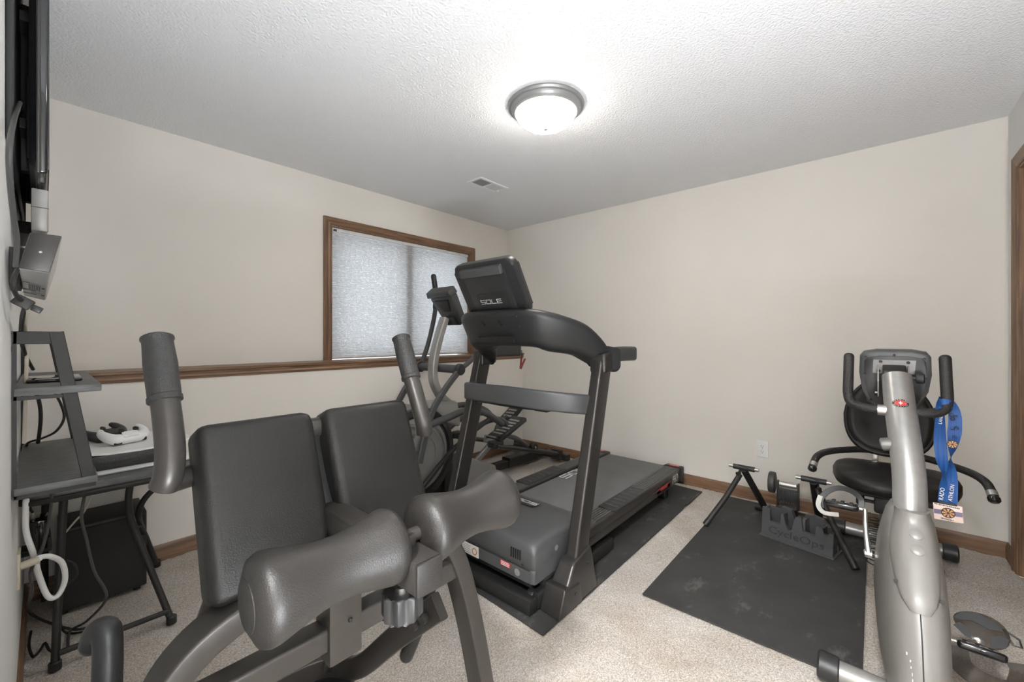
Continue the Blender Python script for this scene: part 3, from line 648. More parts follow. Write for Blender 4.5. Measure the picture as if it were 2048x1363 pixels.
# pedal arms, foot plates, links, rollers
for s in (-1, 1):
    yy = EY + s * .245; 
    if s < 0: arm = [at(858, 850, y=yy), at(900, 833, y=yy), at(935, 820, y=yy), at(972, 826, y=yy), at(1004, 848, y=yy)]
    else: arm = [(1.80, yy, .52), (2.2, yy, .58), (2.55, yy, .60), (2.80, yy, .52), (2.92, yy, .42)]
    obj('pedal_arm', tube(arm, .026, 14), 'mid_plastic', e)
    if s < 0: arm2 = [at(935, 872, y=yy + .05), at(968, 845, y=yy + .05), at(1000, 838, y=yy + .05), at(1018, 852, y=yy + .05)]
    else: arm2 = [(2.30, yy - .05, .42), (2.5, yy - .05, .50), (2.8, yy - .05, .50)]
    obj('pedal_link', tube(arm2, .022, 12), 'mid_plastic', e)
    kn = obj('crank_link', tube([(DX - .05, yy - s * .0 + s * .03, DZ_ - .18), (1.99, yy + s * .02, .41), (2.35, yy + s * .01, .56)], .018, 12, 4), 'dark_plastic', e)
    # foot plate
    c = at(1029, 818, y=yy - .02) if s > 0 else at(1014, 855, y=yy + .04)
    ua = V3((.80, 0, .50 if s > 0 else .28)).normalized(); ub = Y; wn = ua.cross(ub)
    def fpv(u, v, w_): return c + ua * u + ub * v + wn * w_
    fpl = obj('foot_plate', hexa([fpv(-.19, -.08, -.03), fpv(.19, -.07, -.03), fpv(.19, .07, -.03), fpv(-.19, .08, -.03), fpv(-.19, -.085, .012), fpv(.19, -.075, .012), fpv(.19, .075, .012), fpv(-.19, .085, .012)], .012, 3), 'dark_plastic', e)
    obj('toe_wall', hexa([fpv(-.19, -.085, .01), fpv(-.10, -.085, .01), fpv(-.10, -.07, .01), fpv(-.19, -.07, .01), fpv(-.19, -.085, .045), fpv(-.12, -.085, .03), fpv(-.12, -.07, .03), fpv(-.19, -.07, .045)], .004), 'dark_plastic', fpl)
    for k in range(6): obj('tread_bar', box(V3((-.13 + k * .045, -.055, .012)), V3((-.105 + k * .045, .055, .018)), .003, 1), 'silver_plastic', fpl)
    for ch in fpl.children:
        if ch.name.startswith('tread_bar'):
            M_ = Matrix((ua, ub, wn)).transposed()
            base = BASE[fpl.name]
            for v in ch.data.vertices: v.co = c + M_ @ (v.co + base) - base
    # rear link with roller on the ramp rail
    rl = V3((2.91, yy + s * .0, .225))
    obj('rear_link', tube([c + V3((-.12, 0, -.06)), (c + rl) / 2 + V3((-.07, 0, .01)), rl + V3((-.02, -s * .03, 0))], .024, 12, 4), 'mid_plastic', e)
    w_ = obj('roller', lathe([(.012, -.022), (.038, -.022), (.042, -.016), (.042, .016), (.038, .022), (.020, .022), (.018, .019), (.001, .019)], rl + V3((0, s * .02 if s > 0 else -.02, 0)), Y * s, 24), 'black', e)
    obj('roller_bolt', lathe([(.014, .019), (.014, .026), (.006, .028), (.001, .028)], rl + V3((0, s * .02 if s > 0 else -.02, 0)), Y * s, 14), 'chrome', w_)
    for dy in (-.028, .028):
        obj('ramp_rail', tube([(2.42, yy + dy, .335), (3.34, yy + dy, .075)], .019, 12, 0), 'gun_metal', e)
    obj('rail_end', box((3.28, yy - .055, .03), (3.33, yy + .055, .125), .006), 'dark_plastic', e)
    obj('ramp_handle', box((2.38, yy - .04, .32), (2.50, yy + .04, .372), .012), 'dark_plastic', e)
obj('rear_stabilizer', sweep([(3.365, EY - .34, .045), (3.365, EY + .34, .045)], .06, .06, .012, sm=0), 'black_metal', e)
obj('centre_beam', sweep([(1.95, EY - .05, .075), (3.36, EY - .05, .06)], .075, .065, .008, sm=0), 'black_metal', e)
obj('beam_sleeve', sweep([(2.78, EY - .05, .078), (3.20, EY - .05, .07)], .095, .09, .012, sm=0), 'dark_plastic', e)
obj('front_stabilizer', sweep([(1.62, EY - .30, .045), (1.62, EY + .30, .045)], .06, .06, .012, sm=0), 'black_metal', e)
obj('base_cover', hexa([(2.18, EY - .17, .01), (2.58, EY - .15, .01), (2.58, EY + .05, .01), (2.18, EY + .05, .01), (2.16, EY - .15, .30), (2.56, EY - .14, .12), (2.56, EY + .04, .12), (2.16, EY + .05, .30)], .02, 3), 'silver_plastic', e)
obj('ramp_lift', sweep([(2.30, EY - .10, .16), (2.48, EY - .16, .33)], .035, .045, .008, sm=0), 'silver', e)
obj('lift_bracket', box((2.44, EY - .24, .31), (2.68, EY - .10, .375), .008, rot=(Y, math.radians(12))), 'silver_plastic', e)

# ------------------------------------------------------------------ recumbent exercise bike
def yc(x): return -.100 + .036 * (x - 1.70)
k_ = thing('recumbent_bike', 'silver recumbent exercise bike with black seat and upright handlebar', 'exercise bike', (2.4, -.08, 0))
def ring_xy(x0, x1, hw, z, n=28, p=2.6, yo=0):
    cx_, rx = (x0 + x1) / 2, (x1 - x0) / 2; out = []
    for i in range(n):
        a = 2 * math.pi * i / n; ca, sa = math.cos(a), math.sin(a)
        x = cx_ + rx * math.copysign(abs(ca) ** (2 / p), ca); y = hw * math.copysign(abs(sa) ** (2 / p), sa)
        out.append(V3((x, yc(x) + y + yo, z)))
    return out
lv = [(.05, 1.66, 2.34, .050), (.09, 1.61, 2.42, .068), (.16, 1.585, 2.46, .080), (.26, 1.60, 2.45, .086), (.36, 1.635, 2.40, .085), (.46, 1.70, 2.30, .079), (.54, 1.765, 2.20, .069), (.60, 1.82, 2.12, .060), (.632, 1.85, 2.07, .050), (.642, 1.87, 2.05, .040)]
shr = obj('shroud', loft([ring_xy(a, c, h_, z) for z, a, c, h_ in lv]), 'warm_grey', k_, sharp=60)
# raised upper cover on the front of the shroud
cv = []
def prof_at(z):
    for (z0, a0, c0, h0), (z1, a1, c1, h1) in zip(lv, lv[1:]):
        if z0 <= z <= z1:
            f = (z - z0) / (z1 - z0); return a0 + (a1 - a0) * f, c0 + (c1 - c0) * f, h0 + (h1 - h0) * f
    return lv[-1][1:]
b = nb(); rows = []
nz_ = 12
for i in range(nz_ + 1):
    z = .42 + (.655 - .42) * i / nz_; a, c, h_ = prof_at(min(z, .632)); f = min(1, (i / 6) ** .5) if i else .05
    wy = h_ * (.25 + .6 * f); row = []
    for j in range(13):
        u = -1 + 2 * j / 12; yv = u * wy
        # nearest front surface x at this lateral offset
        q = min(1, abs(yv) / h_); xx = (a + c) / 2 - (c - a) / 2 * (max(0, 1 - q ** 2.6)) ** (1 / 2.6)
        edge = 1 - max(abs(u) ** 8, 0 if i > 0 else 1)
        row.append(b.verts.new((xx - .004 - .007 * edge, yc(xx) + yv, z)))
    rows.append(row)
for r0, r1 in zip(rows, rows[1:]):
    for j in range(12): b.faces.new((r0[j], r0[j + 1], r1[j + 1], r1[j]))
geo = bmesh.ops.extrude_face_region(b, geom=b.faces[:])
for v in geo['geom']:
    if isinstance(v, bmesh.types.BMVert): v.co.x += .02
cvo = obj('upper_cover', b, 'warm_grey', k_, sharp=50)
for z in (.598, .562):
    a, c, h_ = prof_at(z)
    obj('oval_cap', lathe([(.0165, -.004), (.0165, .0012), (.015, .0022), (.001, .0022)], (a - .010, yc(a) - .004, z + .002), V3((-1, 0, .80)), 24), 'warm_grey', cvo)
# centre seam
sm_pts = []
for i in range(9):
    z = .10 + .42 * i / 8; a, c, h_ = prof_at(z); sm_pts.append((a - .0005, yc(a), z))
obj('seam', tube(sm_pts, .0016, 6, 3), 'mark_dark', shr)
for z, dy in ((.47, .047), (.45, -.05), (.20, .05), (.17, -.055)):
    a, c, h_ = prof_at(z); q = abs(dy) / h_; xx = (a + c) / 2 - (c - a) / 2 * (max(0, 1 - q ** 2.6)) ** (1 / 2.6)
    obj('screw_hole', lathe([(.0065, 0), (.0065, .002), (.001, .002)], (xx - (.010 if z > .4 else .001), yc(xx) + dy, z), V3((-1, dy * 9, .1)), 14), 'grey_cable', shr)
random.seed(5); b = nb()
for i in range(9):
    z = .315 - i * .014 + random.uniform(-.003, .003); a, c, h_ = prof_at(z); dy = .030 - .0012 * i + random.uniform(-.004, .004); q = abs(dy) / h_
    xx = (a + c) / 2 - (c - a) / 2 * (max(0, 1 - q ** 2.6)) ** (1 / 2.6)
    box((xx - .0006, yc(xx) + dy - random.uniform(.0006, .0016), z - .005), (xx + .003, yc(xx) + dy + random.uniform(.0004, .0014), z + random.uniform(-.002, .003)), bm=b)
obj('scuff_marks', b, 'white_label', shr)
# mast
mt = [(1.925, yc(1.92) + .002, .56), (1.985, -.092, .72), (2.055, -.082, .86), (2.125, -.072, .97), (2.185, -.066, 1.065)]
ms = obj('mast', tube(mt, .0445, 24), 'silver', k_)
# oval badge on the front of the mast
P = crom(mt, 6); q = min(P, key=lambda p: abs(p.z - .945)); tz = (P[-1] - P[-6]).normalized(); bu = -Y; bn = bu.cross(tz).normalized()
def mpt(u, v, lift=0):
    ang = u / .0445; c0 = q + tz * v; nrm = bn * math.cos(ang) + bu * math.sin(ang); return c0 + nrm * (.0448 + lift)
def oval(ru, rv, lift, m, name, par, n=28):
    b = nb(); c0 = b.verts.new(mpt(0, 0, lift)); prev = [c0]
    ringsv = []
    for kk in range(1, 4):
        ringsv.append([b.verts.new(mpt(ru * kk / 3 * math.cos(2 * math.pi * i / n), rv * kk / 3 * math.sin(2 * math.pi * i / n), lift)) for i in range(n)])
    for i in range(n): b.faces.new((c0, ringsv[0][i], ringsv[0][(i + 1) % n]))
    for r0, r1 in zip(ringsv, ringsv[1:]):
        for i in range(n): b.faces.new((r0[i], r1[i], r1[(i + 1) % n], r0[(i + 1) % n]))
    return obj(name, b, m, par)
bdg = oval(.0235, .0165, .0006, 'mark_dark', 'badge', ms)
oval(.0172, .0108, .0010, 'red', 'badge_field', bdg)
b = nb()
star = []
for i in range(8):
    a = math.pi / 4 * i; r_ = (.0155 if i % 4 == 0 else .0095) if i % 2 == 0 else .0028; star.append((r_ * math.cos(a), r_ * math.sin(a)))
vs = [b.verts.new(mpt(u, v, .0014)) for u, v in star]; cc = b.verts.new(mpt(0, 0, .0016))
for i in range(8): b.faces.new((cc, vs[i], vs[(i + 1) % 8]))
obj('badge_star', b, 'mark_white', bdg)
for s_, word in ((1, 'SCHWINN'), (-1, 'QUALITY')):
    for i, ch in enumerate(word):
        a = math.radians(90 - (i - 3) * 21) if s_ > 0 else math.radians(270 + (i - 3) * 21)
        u, v = .0203 * math.cos(a), .0136 * math.sin(a); pp_ = mpt(u, v, .0010)
        tu = (mpt(u - .002 * math.sin(a) * -s_ * -1 if False else u + .002, v, .001) - pp_).normalized()
        text('badge_letter', ch, .0062, pp_, tu, tz, 'mark_white', bdg, ext=.0002)
# console seen from behind
CC = V3((2.235, -.060, 1.045)); cz_ = V3((-.16, 0, 1)).normalized(); cyv = -Y; cn = cyv.cross(cz_)
def bp_(u, v, w_): return CC + cyv * u + cz_ * v + cn * w_
ol = [(-.092, .112), (-.05, .121), (.05, .121), (.092, .112), (.104, .095), (.106, .03), (.097, -.04), (.080, -.095), (.060, -.114), (-.060, -.114), (-.080, -.095), (-.097, -.04), (-.106, .03), (-.104, .095)]
cb = obj('console', prism(ol, bp_(0, 0, -.055), cyv, cz_, .055, .012, 3), 'mid_plastic', k_, sharp=50)
obj('console_back', prism([(u * .86, v * .86) for u, v in ol], bp_(0, -.004, -.001), cyv, cz_, .004, .002), 'dark_plastic', cb)
obj('mount_plate', prism([(-.062, .085), (.062, .085), (.058, .030), (-.064, .030)], bp_(0, 0, .003), cyv, cz_, .003), 'plate_grey', cb)
for u, v in ((-.04, .078), (.04, .076), (-.046, .040)): screw(bp_(u, v, .006), cn, .0055, 'mark_dark', cb)
for u, v in ((-.085, .095), (0, .104), (.085, .092), (-.088, .025), (.088, .015), (-.07, -.085), (.06, -.095)): screw(bp_(u, v, .003), cn, .004, 'mark_dark', cb)
bk = obj('mast_bracket', hexa([bp_(-.035, .020, -.002), bp_(.035, .020, -.002), bp_(.035, .020, .055), bp_(-.035, .020, .055), bp_(-.034, .068, -.002), bp_(.034, .068, -.002), bp_(.034, .050, .045), bp_(-.034, .050, .045)], .004), 'gun_metal', cb)
for s in (-1, 1): obj('bracket_cheek', prism([(0, .065), (.018, .06), (.066, .01), (.050, -.055), (.035, -.055), (0, -.02)], bp_(s * .044 - .0015, 0, 0), cn, cz_, .004), 'silver', cb)
obj('tilt_knob', lathe([(.006, 0), (.006, .014), (.018, .014), (.020, .018), (.020, .034), (.016, .038), (.001, .038)], bp_(.046, .022, .035), cyv, 12), 'dark_plastic', cb)
obj('pivot_bolt', lathe([(.008, 0), (.008, .010), (.001, .010)], bp_(-.047, -.045, .045), -cyv, 6), 'chrome', cb)
# handlebar (a U behind the mast with two upright grips)
hb = [(2.205, .078, 1.140), (2.185, .079, 1.06), (2.155, .078, .985), (2.135, .062, .952), (2.115, .02, .943), (2.105, -.06, .942), (2.115, -.14, .943), (2.135, -.182, .952), (2.155, -.198, .985), (2.185, -.199, 1.06), (2.205, -.198, 1.140)]
obj('handlebar', tube(hb, .0172, 16, 6, round_end=True), 'grip_foam', k_)
obj('bar_clamp', lathe([(.021, -.05), (.021, .05)], (2.105, -.06, .942), Y, 16), 'bright_steel', k_)
obj('side_knob', lathe([(.020, 0), (.023, .006), (.023, .030), (.018, .034), (.001, .034)], (2.035, -.052, .832), V3((.1, 1, -.25)), 20), 'plate_grey', k_)
# seat, backrest, arm handles
b = nb(); rings = []
for z, sc_, px in ((.492, .86, 3), (.500, .96, 3), (.520, 1.0, 3), (.545, 1.0, 3), (.562, .965, 3), (.572, .88, 3), (.577, .6, 3), (.578, .2, 3)):
    rg = []
    for i in range(40):
        a = 2 * math.pi * i / 40; ca, sa = math.cos(a), math.sin(a)
        u = .205 * math.copysign(abs(ca) ** .75, ca); v = .228 * math.copysign(abs(sa) ** .75, sa) * (1 - .12 * (u < 0) * (-u / .205))
        rg.append(V3((2.69 + u * sc_, -.068 + v * sc_, z + (.010 * (v / .228) ** 2 if z > .54 else 0) - (.012 if u < -.1 and z > .53 else 0))))
    rings.append(rg)
obj('seat', loft(rings), 'vinyl', k_, sharp=70)
obj('seat_pan', box((2.55, -.22, .470), (2.84, .08, .494), .008), 'black', k_)
BO = V3((2.945, -.055, .795)); bz = V3((.22, 0, 1)).normalized(); by = -Y; bnn = by.cross(bz)
def bk_(u, v, w_): return BO + by * u + bz * v + bnn * w_
rings = []
def bring(sc_, w_, dish=0):
    out = []
    for i in range(44):
        a = 2 * math.pi * i / 44; ca, sa = math.cos(a), math.sin(a)
        wd = .182 * (1 - .22 * max(0, sa)); u = wd * math.copysign(abs(ca) ** .72, ca) * sc_; v = .205 * math.copysign(abs(sa) ** .80, sa) * sc_
        out.append(bk_(u, v, w_ + .10 * u * u * 4))
    return out
rings = [bring(.90, -.035), bring(.98, -.030), bring(1.0, -.012), bring(1.0, .004), bring(.975, .014), bring(.94, .016), bring(.92, .014), bring(.86, .026), bring(.76, .028), bring(.55, .014), bring(.3, .006), bring(.05, .004)]
br = obj('backrest', loft(rings), 'vinyl', k_, sharp=70)
for s in (-1, 1):
    c0 = -.068
    pts = [(2.95, c0 + s * .06, .612), (2.88, c0 + s * .15, .614), (2.76, c0 + s * .245, .612), (2.66, c0 + s * .285, .604), (2.615, c0 + s * .300, .575), (2.595, c0 + s * .305, .548)]
    ah = obj('arm_handle', tube(pts, .0165, 14), 'grip_foam', k_)
    PP = crom(pts, 6)
    obj('pulse_sensor', tube([PP[-7], PP[-4]], .0178, 14, 0), 'silver', ah)
    obj('end_plug', lathe([(.0185, 0), (.020, .004), (.019, .016), (.012, .023), (.001, .025)], PP[-3], (PP[-1] - PP[-4]), 16), 'gloss_black', ah)
obj('back_bracket', hexa([(2.90, -.135, .50), (2.935, -.135, .50), (2.935, -.015, .50), (2.90, -.015, .50), (2.92, -.135, .66), (2.955, -.135, .66), (2.955, -.015, .66), (2.92, -.015, .66)], .004), 'cream', k_)
for dy in (-.145, -.005): obj('bracket_strap', box((2.895, dy - .012, .48), (2.93, dy + .012, .64), .003), 'bright_steel', k_)
obj('seat_carriage', box((2.60, -.14, .385), (2.86, .0, .470), .010), 'dark_plastic', k_)
obj('carriage_knob', lathe([(.008, 0), (.008, .035), (.022, .035), (.026, .042), (.026, .06), (.020, .066), (.001, .066)], (2.64, .0, .425), Y, 12), 'dark_plastic', k_)
obj('seat_rail', sweep([(2.36, yc(2.36), .31), (2.6, yc(2.6), .36), (3.15, yc(3.1), .40)], .07, .05, .01, sm=4), 'silver', k_)
obj('rear_post', sweep([(3.12, -.055, .40), (3.20, -.052, .25), (3.245, -.05, .07)], .06, .07, .012, up=(1, 0, 0)), 'silver', k_)
obj('main_beam', tube([(2.30, yc(2.3), .16), (2.7, yc(2.7), .11), (3.2, -.05, .075)], .034, 18), 'silver_plastic', k_)
def stabil(x, z, c0, hw, r_):
    st = obj('stabilizer', tube([(x, c0 + hw - .05, z), (x, c0 - hw + .05, z)], r_, 18, 0), 'silver', k_)
    for s in (-1, 1): obj('end_cap', lathe([(r_ + .003, 0), (r_ + .009, .004), (r_ + .010, .055), (r_ + .004, .062), (.012, .063), (.001, .063)], (x, c0 + s * (hw - .06), z), Y * s, 24), 'dark_plastic', st)
stabil(3.25, .05, -.075, .265, .036); stabil(1.835, .05, -.085, .235, .036)
# coiled cord hanging behind the shroud on the left
cc_ = []
for i in range(16 * 11 + 1):
    a = 2 * math.pi * i / 16; f = i / (16 * 11); cc_.append(V3((2.42 + .030 * math.cos(a), .010 - .012 * f + .026 * math.sin(a), .43 - .215 * f)))
obj('coiled_cord', tube(cc_, .0026, 5, 0), 'black', k_)
# cranks and pedals
BB = V3((2.20, yc(2.2), .345))
def pedal(s, tip, plate_tilt):
    y_in = BB.y + s * .098
    root = V3((BB.x, y_in, BB.z)); tp = V3((tip[0], y_in + s * .012, tip[1]))
    cr = obj('crank_arm', sweep([root, root.lerp(tp, .5) + Y * s * .003, tp], [.020, .017, .016], [.034, .026, .024], .006, up=(1, 0, .01), sm=4), 'bright_steel', k_)
    obj('crank_bolt', lathe([(.016, -.01), (.016, .012), (.011, .016), (.001, .016)], root, Y * s, 16), 'chrome', cr)
    pc = tp + Y * s * .075
    ang = plate_tilt
    ux = V3((math.cos(ang), 0, math.sin(ang))); uzp = V3((-math.sin(ang), 0, math.cos(ang)))
    def q3(u, v, w_): return pc + ux * u + Y * v + uzp * w_
    pd = obj('pedal', hexa([q3(-.045, -.055, -.014), q3(.045, -.05, -.014), q3(.045, .05, -.014), q3(-.045, .055, -.014), q3(-.05, -.058, .012), q3(.05, -.052, .012), q3(.05, .052, .012), q3(-.05, .058, .012)], .009, 3), 'gloss_black', k_)
    obj('pedal_axle', tube([tp, pc], .008, 10, 0), 'bright_steel', pd)
    for v in (-.03, 0, .03): obj('tread', box(V3((-.04, v - .006, .011)), V3((.04, v + .006, .015)), .001, 1, rot=None), 'dark_plastic', pd)
    for ch in pd.children:
        if ch.name.startswith('tread'):
            bs_ = BASE[pd.name]
            for vv in ch.data.vertices:
                c_ = vv.co + bs_; vv.co = q3(c_.x, c_.y, c_.z) - bs_
    return pd, q3
pd, q3 = pedal(1, (2.285, .492), math.radians(-12))
obj('foot_strap', sweep([q3(.0, -.060, .0), q3(.005, -.062, .035), q3(.01, -.035, .062), q3(.012, .01, .068), q3(.01, .05, .045), q3(.0, .075, .005), q3(-.01, .07, -.03)], .022, .004, .0015, up=(1, 0, 0.001), seg=1), 'dark_plastic', pd)
obj('strap_tail', sweep([q3(0, .076, .02), q3(-.02, .082, -.02), q3(-.03, .06, -.045), q3(-.03, .01, -.04)], .018, .003, .001, up=(1, 0, .001), seg=1), 'strap_grey', pd)
pd2, q3 = pedal(-1, (2.075, .170), math.radians(-24))
# wide strap standing over the near pedal, smoky translucent with black ends
def strap_outline(n=26):
    out = []
    for i in range(n):
        a = 2 * math.pi * i / n; out.append((.052 * math.cos(a) * (1.1 if math.cos(a) > 0 else 1), .040 * math.sin(a) + .005 * math.sin(2 * a)))
    return out
so = q3(-.02, .0, .066); sx = (q3(-.02, -1, -.10) - q3(-.02, 0, .0)).normalized(); sx = V3((-.12, -.98, -.14)).normalized(); sy_ = V3((.72, 0, .70)); sy_ = (sy_ - sx * sy_.dot(sx)).normalized()
st = obj('foot_strap', prism([(u * 1.18, v * 1.25) for u, v in strap_outline()], so, sx, sy_, .0035, .001), 'smoke_plastic', pd2)
nrm = sx.cross(sy_)
obj('strap_patch', prism([(-.062, -.005), (-.045, .026), (-.01, .044), (.03, .040), (.052, .020), (.02, .008), (-.02, .012), (-.042, -.002)], so + nrm * .0035, sx, sy_, .002), 'dark_plastic', st)
obj('strap_patch', prism([(.030, -.046), (.060, -.030), (.064, .002), (.045, .004), (.026, -.012)], so + nrm * .0035, sx, sy_, .002), 'dark_plastic', st)
obj('strap_patch', prism([(-.058, -.028), (-.030, -.046), (-.012, -.048), (-.020, -.022), (-.045, -.010)], so + nrm * .0035, sx, sy_, .002), 'dark_plastic', st)
bl_ = []
for u, v in ((.050, .030), (.085, .018), (.092, -.004), (.074, -.008)): bl_.append(so + sx * u + sy_ * v)
obj('buckle', tube([bl_[0], bl_[1], bl_[2], bl_[3], bl_[0]], .0032, 8, 0), 'black', st)
obj('strap_lower', sweep([q3(-.04, .06, -.01), q3(-.06, .05, -.06), q3(-.065, 0, -.085), q3(-.06, -.06, -.08), q3(-.04, -.085, -.03), q3(-.03, -.08, .0)], .058, .003, .001, up=(1, 0, -.2), seg=1), 'smoke_plastic', pd2)

# ------------------------------------------------------------------ medal on a blue ribbon hung from the handlebar
md = thing('finisher_medal', 'rectangular finisher medal on a blue race ribbon hung from the bike handlebar', 'medal', (2.12, -.19, .57))
HX = 2.150
def ribbon(keys, name):
    """keys: (px, py, width_m, twist_deg)"""
    P = [at(kx, ky, x=HX + off) for kx, ky, wd, tw, off in keys]; path = crom(P, 8); N = len(path); ks = len(keys)
    b = nb(); rows = []
    for i, p in enumerate(path):
        f = i / (N - 1) * (ks - 1); j = min(int(f), ks - 2); g_ = f - j
        wd = keys[j][2] * (1 - g_) + keys[j + 1][2] * g_; tw = math.radians(keys[j][3] * (1 - g_) + keys[j + 1][3] * g_)
        tt = (path[min(i + 1, N - 1)] - path[max(i - 1, 0)]).normalized(); sd = tt.cross(X).normalized(); nn = sd.cross(tt)
        dv = sd * math.cos(tw) + nn * math.sin(tw); nv = tt.cross(dv)
        rows.append([b.verts.new(p - dv * wd / 2 - nv * .0005), b.verts.new(p + dv * wd / 2 - nv * .0005), b.verts.new(p + dv * wd / 2 + nv * .0005), b.verts.new(p - dv * wd / 2 + nv * .0005)])
    for a, c in zip(rows, rows[1:]):
        for q_ in range(4): b.faces.new((a[q_], a[(q_ + 1) % 4], c[(q_ + 1) % 4], c[q_]))
    return obj(name, b, 'blue_ribbon', md)
r1 = ribbon([(1886, 797, .028, 0, .03), (1879, 812, .026, 40, -.028), (1880, 835, .030, 35, -.01), (1880, 880, .034, 10, 0), (1884, 920, .032, -20, 0), (1889, 950, .026, -70, 0), (1887, 975, .026, -40, 0), (1887, 1004, .030, -10, 0)], 'ribbon_strand')
r2 = ribbon([(1886, 796, .028, 0, .03), (1905, 812, .028, 20, .01), (1910, 835, .034, 0, 0), (1909, 865, .036, 0, 0), (1905, 895, .030, 40, 0), (1902, 917, .030, 90, 0), (1903, 940, .030, 140, 0), (1903, 970, .032, 175, 0), (1902, 1006, .032, 182, 0)], 'ribbon_strand')
obj('ribbon_loop', lathe([(.0183, -.016), (.0193, -.014), (.0193, .014), (.0183, .016)], V3((2.152, -.194, .975)), V3((.35, -.1, 1)), 24, cap=False), 'blue_ribbon', md)
tu_, tv_ = -Y, Z
def onrib(kx, ky): return at(kx, ky, x=HX - .012)
for s_, kx, ky, sz, rot in (('RADO', 1884, 987, .016, 84), ('ATHLON', 1903, 985, .015, 84), ('LAND', 1882, 838, .013, 84)):
    a = math.radians(rot); text('ribbon_lettering', s_, sz, onrib(kx, ky), tu_ * math.cos(a) + tv_ * math.sin(a), -tu_ * math.sin(a) + tv_ * math.cos(a), 'mark_white', md)
# swim, bike, run pictograms
def picto(kx, ky, strokes, sc_=.001):
    b = nb(); o = onrib(kx, ky)
    for st_ in strokes: tube([o - Y * u * sc_ + Z * v * sc_ for u, v in st_], .0011, 6, 3, bm=b)
    return obj('pictogram', b, 'mark_dark', md)
circ = lambda cx, cy, r_: [(cx + r_ * math.cos(a * math.pi / 6), cy + r_ * math.sin(a * math.pi / 6)) for a in range(13)]
picto(1908, 833, [circ(-6, 6, 5.5), circ(-3, -8, 5.5), [(-4, 4), (4, 5), (9, 0)], [(-3, -6), (4, 4)], [(4, 5), (10, 7)]])
picto(1908, 857, [[(9, 4), (2, 2), (-4, -4), (-9, -3)], [(2, 2), (0, -6)], [(2, 2), (3, 8), (9, 8)], circ(10, 2, 1.5)])
picto(1909, 873, [[(-6, 2), (0, 4), (6, -1)], [(-5, -4), (0, -2), (5, -6)]])
def wheel(c_, r_, par, nm):
    w0 = obj(nm, lathe([(.001, .0012), (r_, .0012), (r_, 0), (.001, 0)], c_, -X, 28), 'mark_dark', par)
    for i in range(8):
        a = math.pi / 4 * i; d1_, d2_ = -Y * math.cos(a) + Z * math.sin(a), Y * math.sin(a) + Z * math.cos(a)
        prism([(r_ * .18, -r_ * .06), (r_ * .85, -r_ * .20), (r_ * .85, r_ * .20), (r_ * .18, r_ * .06)], c_ - X * .0014, d1_, d2_.cross(d1_).cross(d1_) if False else d2_, .0006).free() if False else None
        bb = nb(); vv = [bb.verts.new(c_ - X * .0016 + d1_ * (r_ * u) + d2_ * (r_ * v)) for u, v in ((.2, -.05), (.85, -.2), (.85, .2), (.2, .05))]; bb.faces.new(vv)
        obj('petal', bb, 'orange', w0, smooth=False)
wheel(onrib(1905, 888), .014, md, 'ribbon_emblem')
mA, mB = at(1867, 1008, x=HX - .02), at(1926, 1042, x=HX - .02)
mc = (mA + mB) / 2; mw, mh = abs(mA.y - mB.y), .058
pl = obj('medal_plate', box((mc.x - .002, mc.y - mw / 2, mc.z - mh / 2), (mc.x + .002, mc.y + mw / 2, mc.z + mh / 2), .001, rot=(X, math.radians(-3))), 'medal_pink', md)
obj('medal_band', box((mc.x - .0028, mc.y - mw / 2 + .001, mc.z - .008), (mc.x - .0018, mc.y + mw / 2 - .001, mc.z + .008), rot=(X, math.radians(-3))), 'medal_band', pl)
wheel(mc - X * .003, .018, pl, 'medal_emblem')
b = nb(); random.seed(9)
for row, n_, z_ in ((0, 17, .0235), (1, 9, -.0235)):
    yy = mc.y + n_ * .002
    for i in range(n_):
        wd = random.choice((.0018, .0024, .0030)); box((mc.x - .0028, yy - wd, mc.z + z_ - .002 + (mc.y - yy) * -.05), (mc.x - .0018, yy, mc.z + z_ + .002 + (mc.y - yy) * -.05), bm=b); yy -= wd + .0012
obj('medal_print', b, 'mark_dark', pl)
obj('medal_bar', box((mc.x - .003, mc.y - .022, mc.z + mh / 2 - .001), (mc.x + .003, mc.y + .022, mc.z + mh / 2 + .006), .001), 'black', pl)

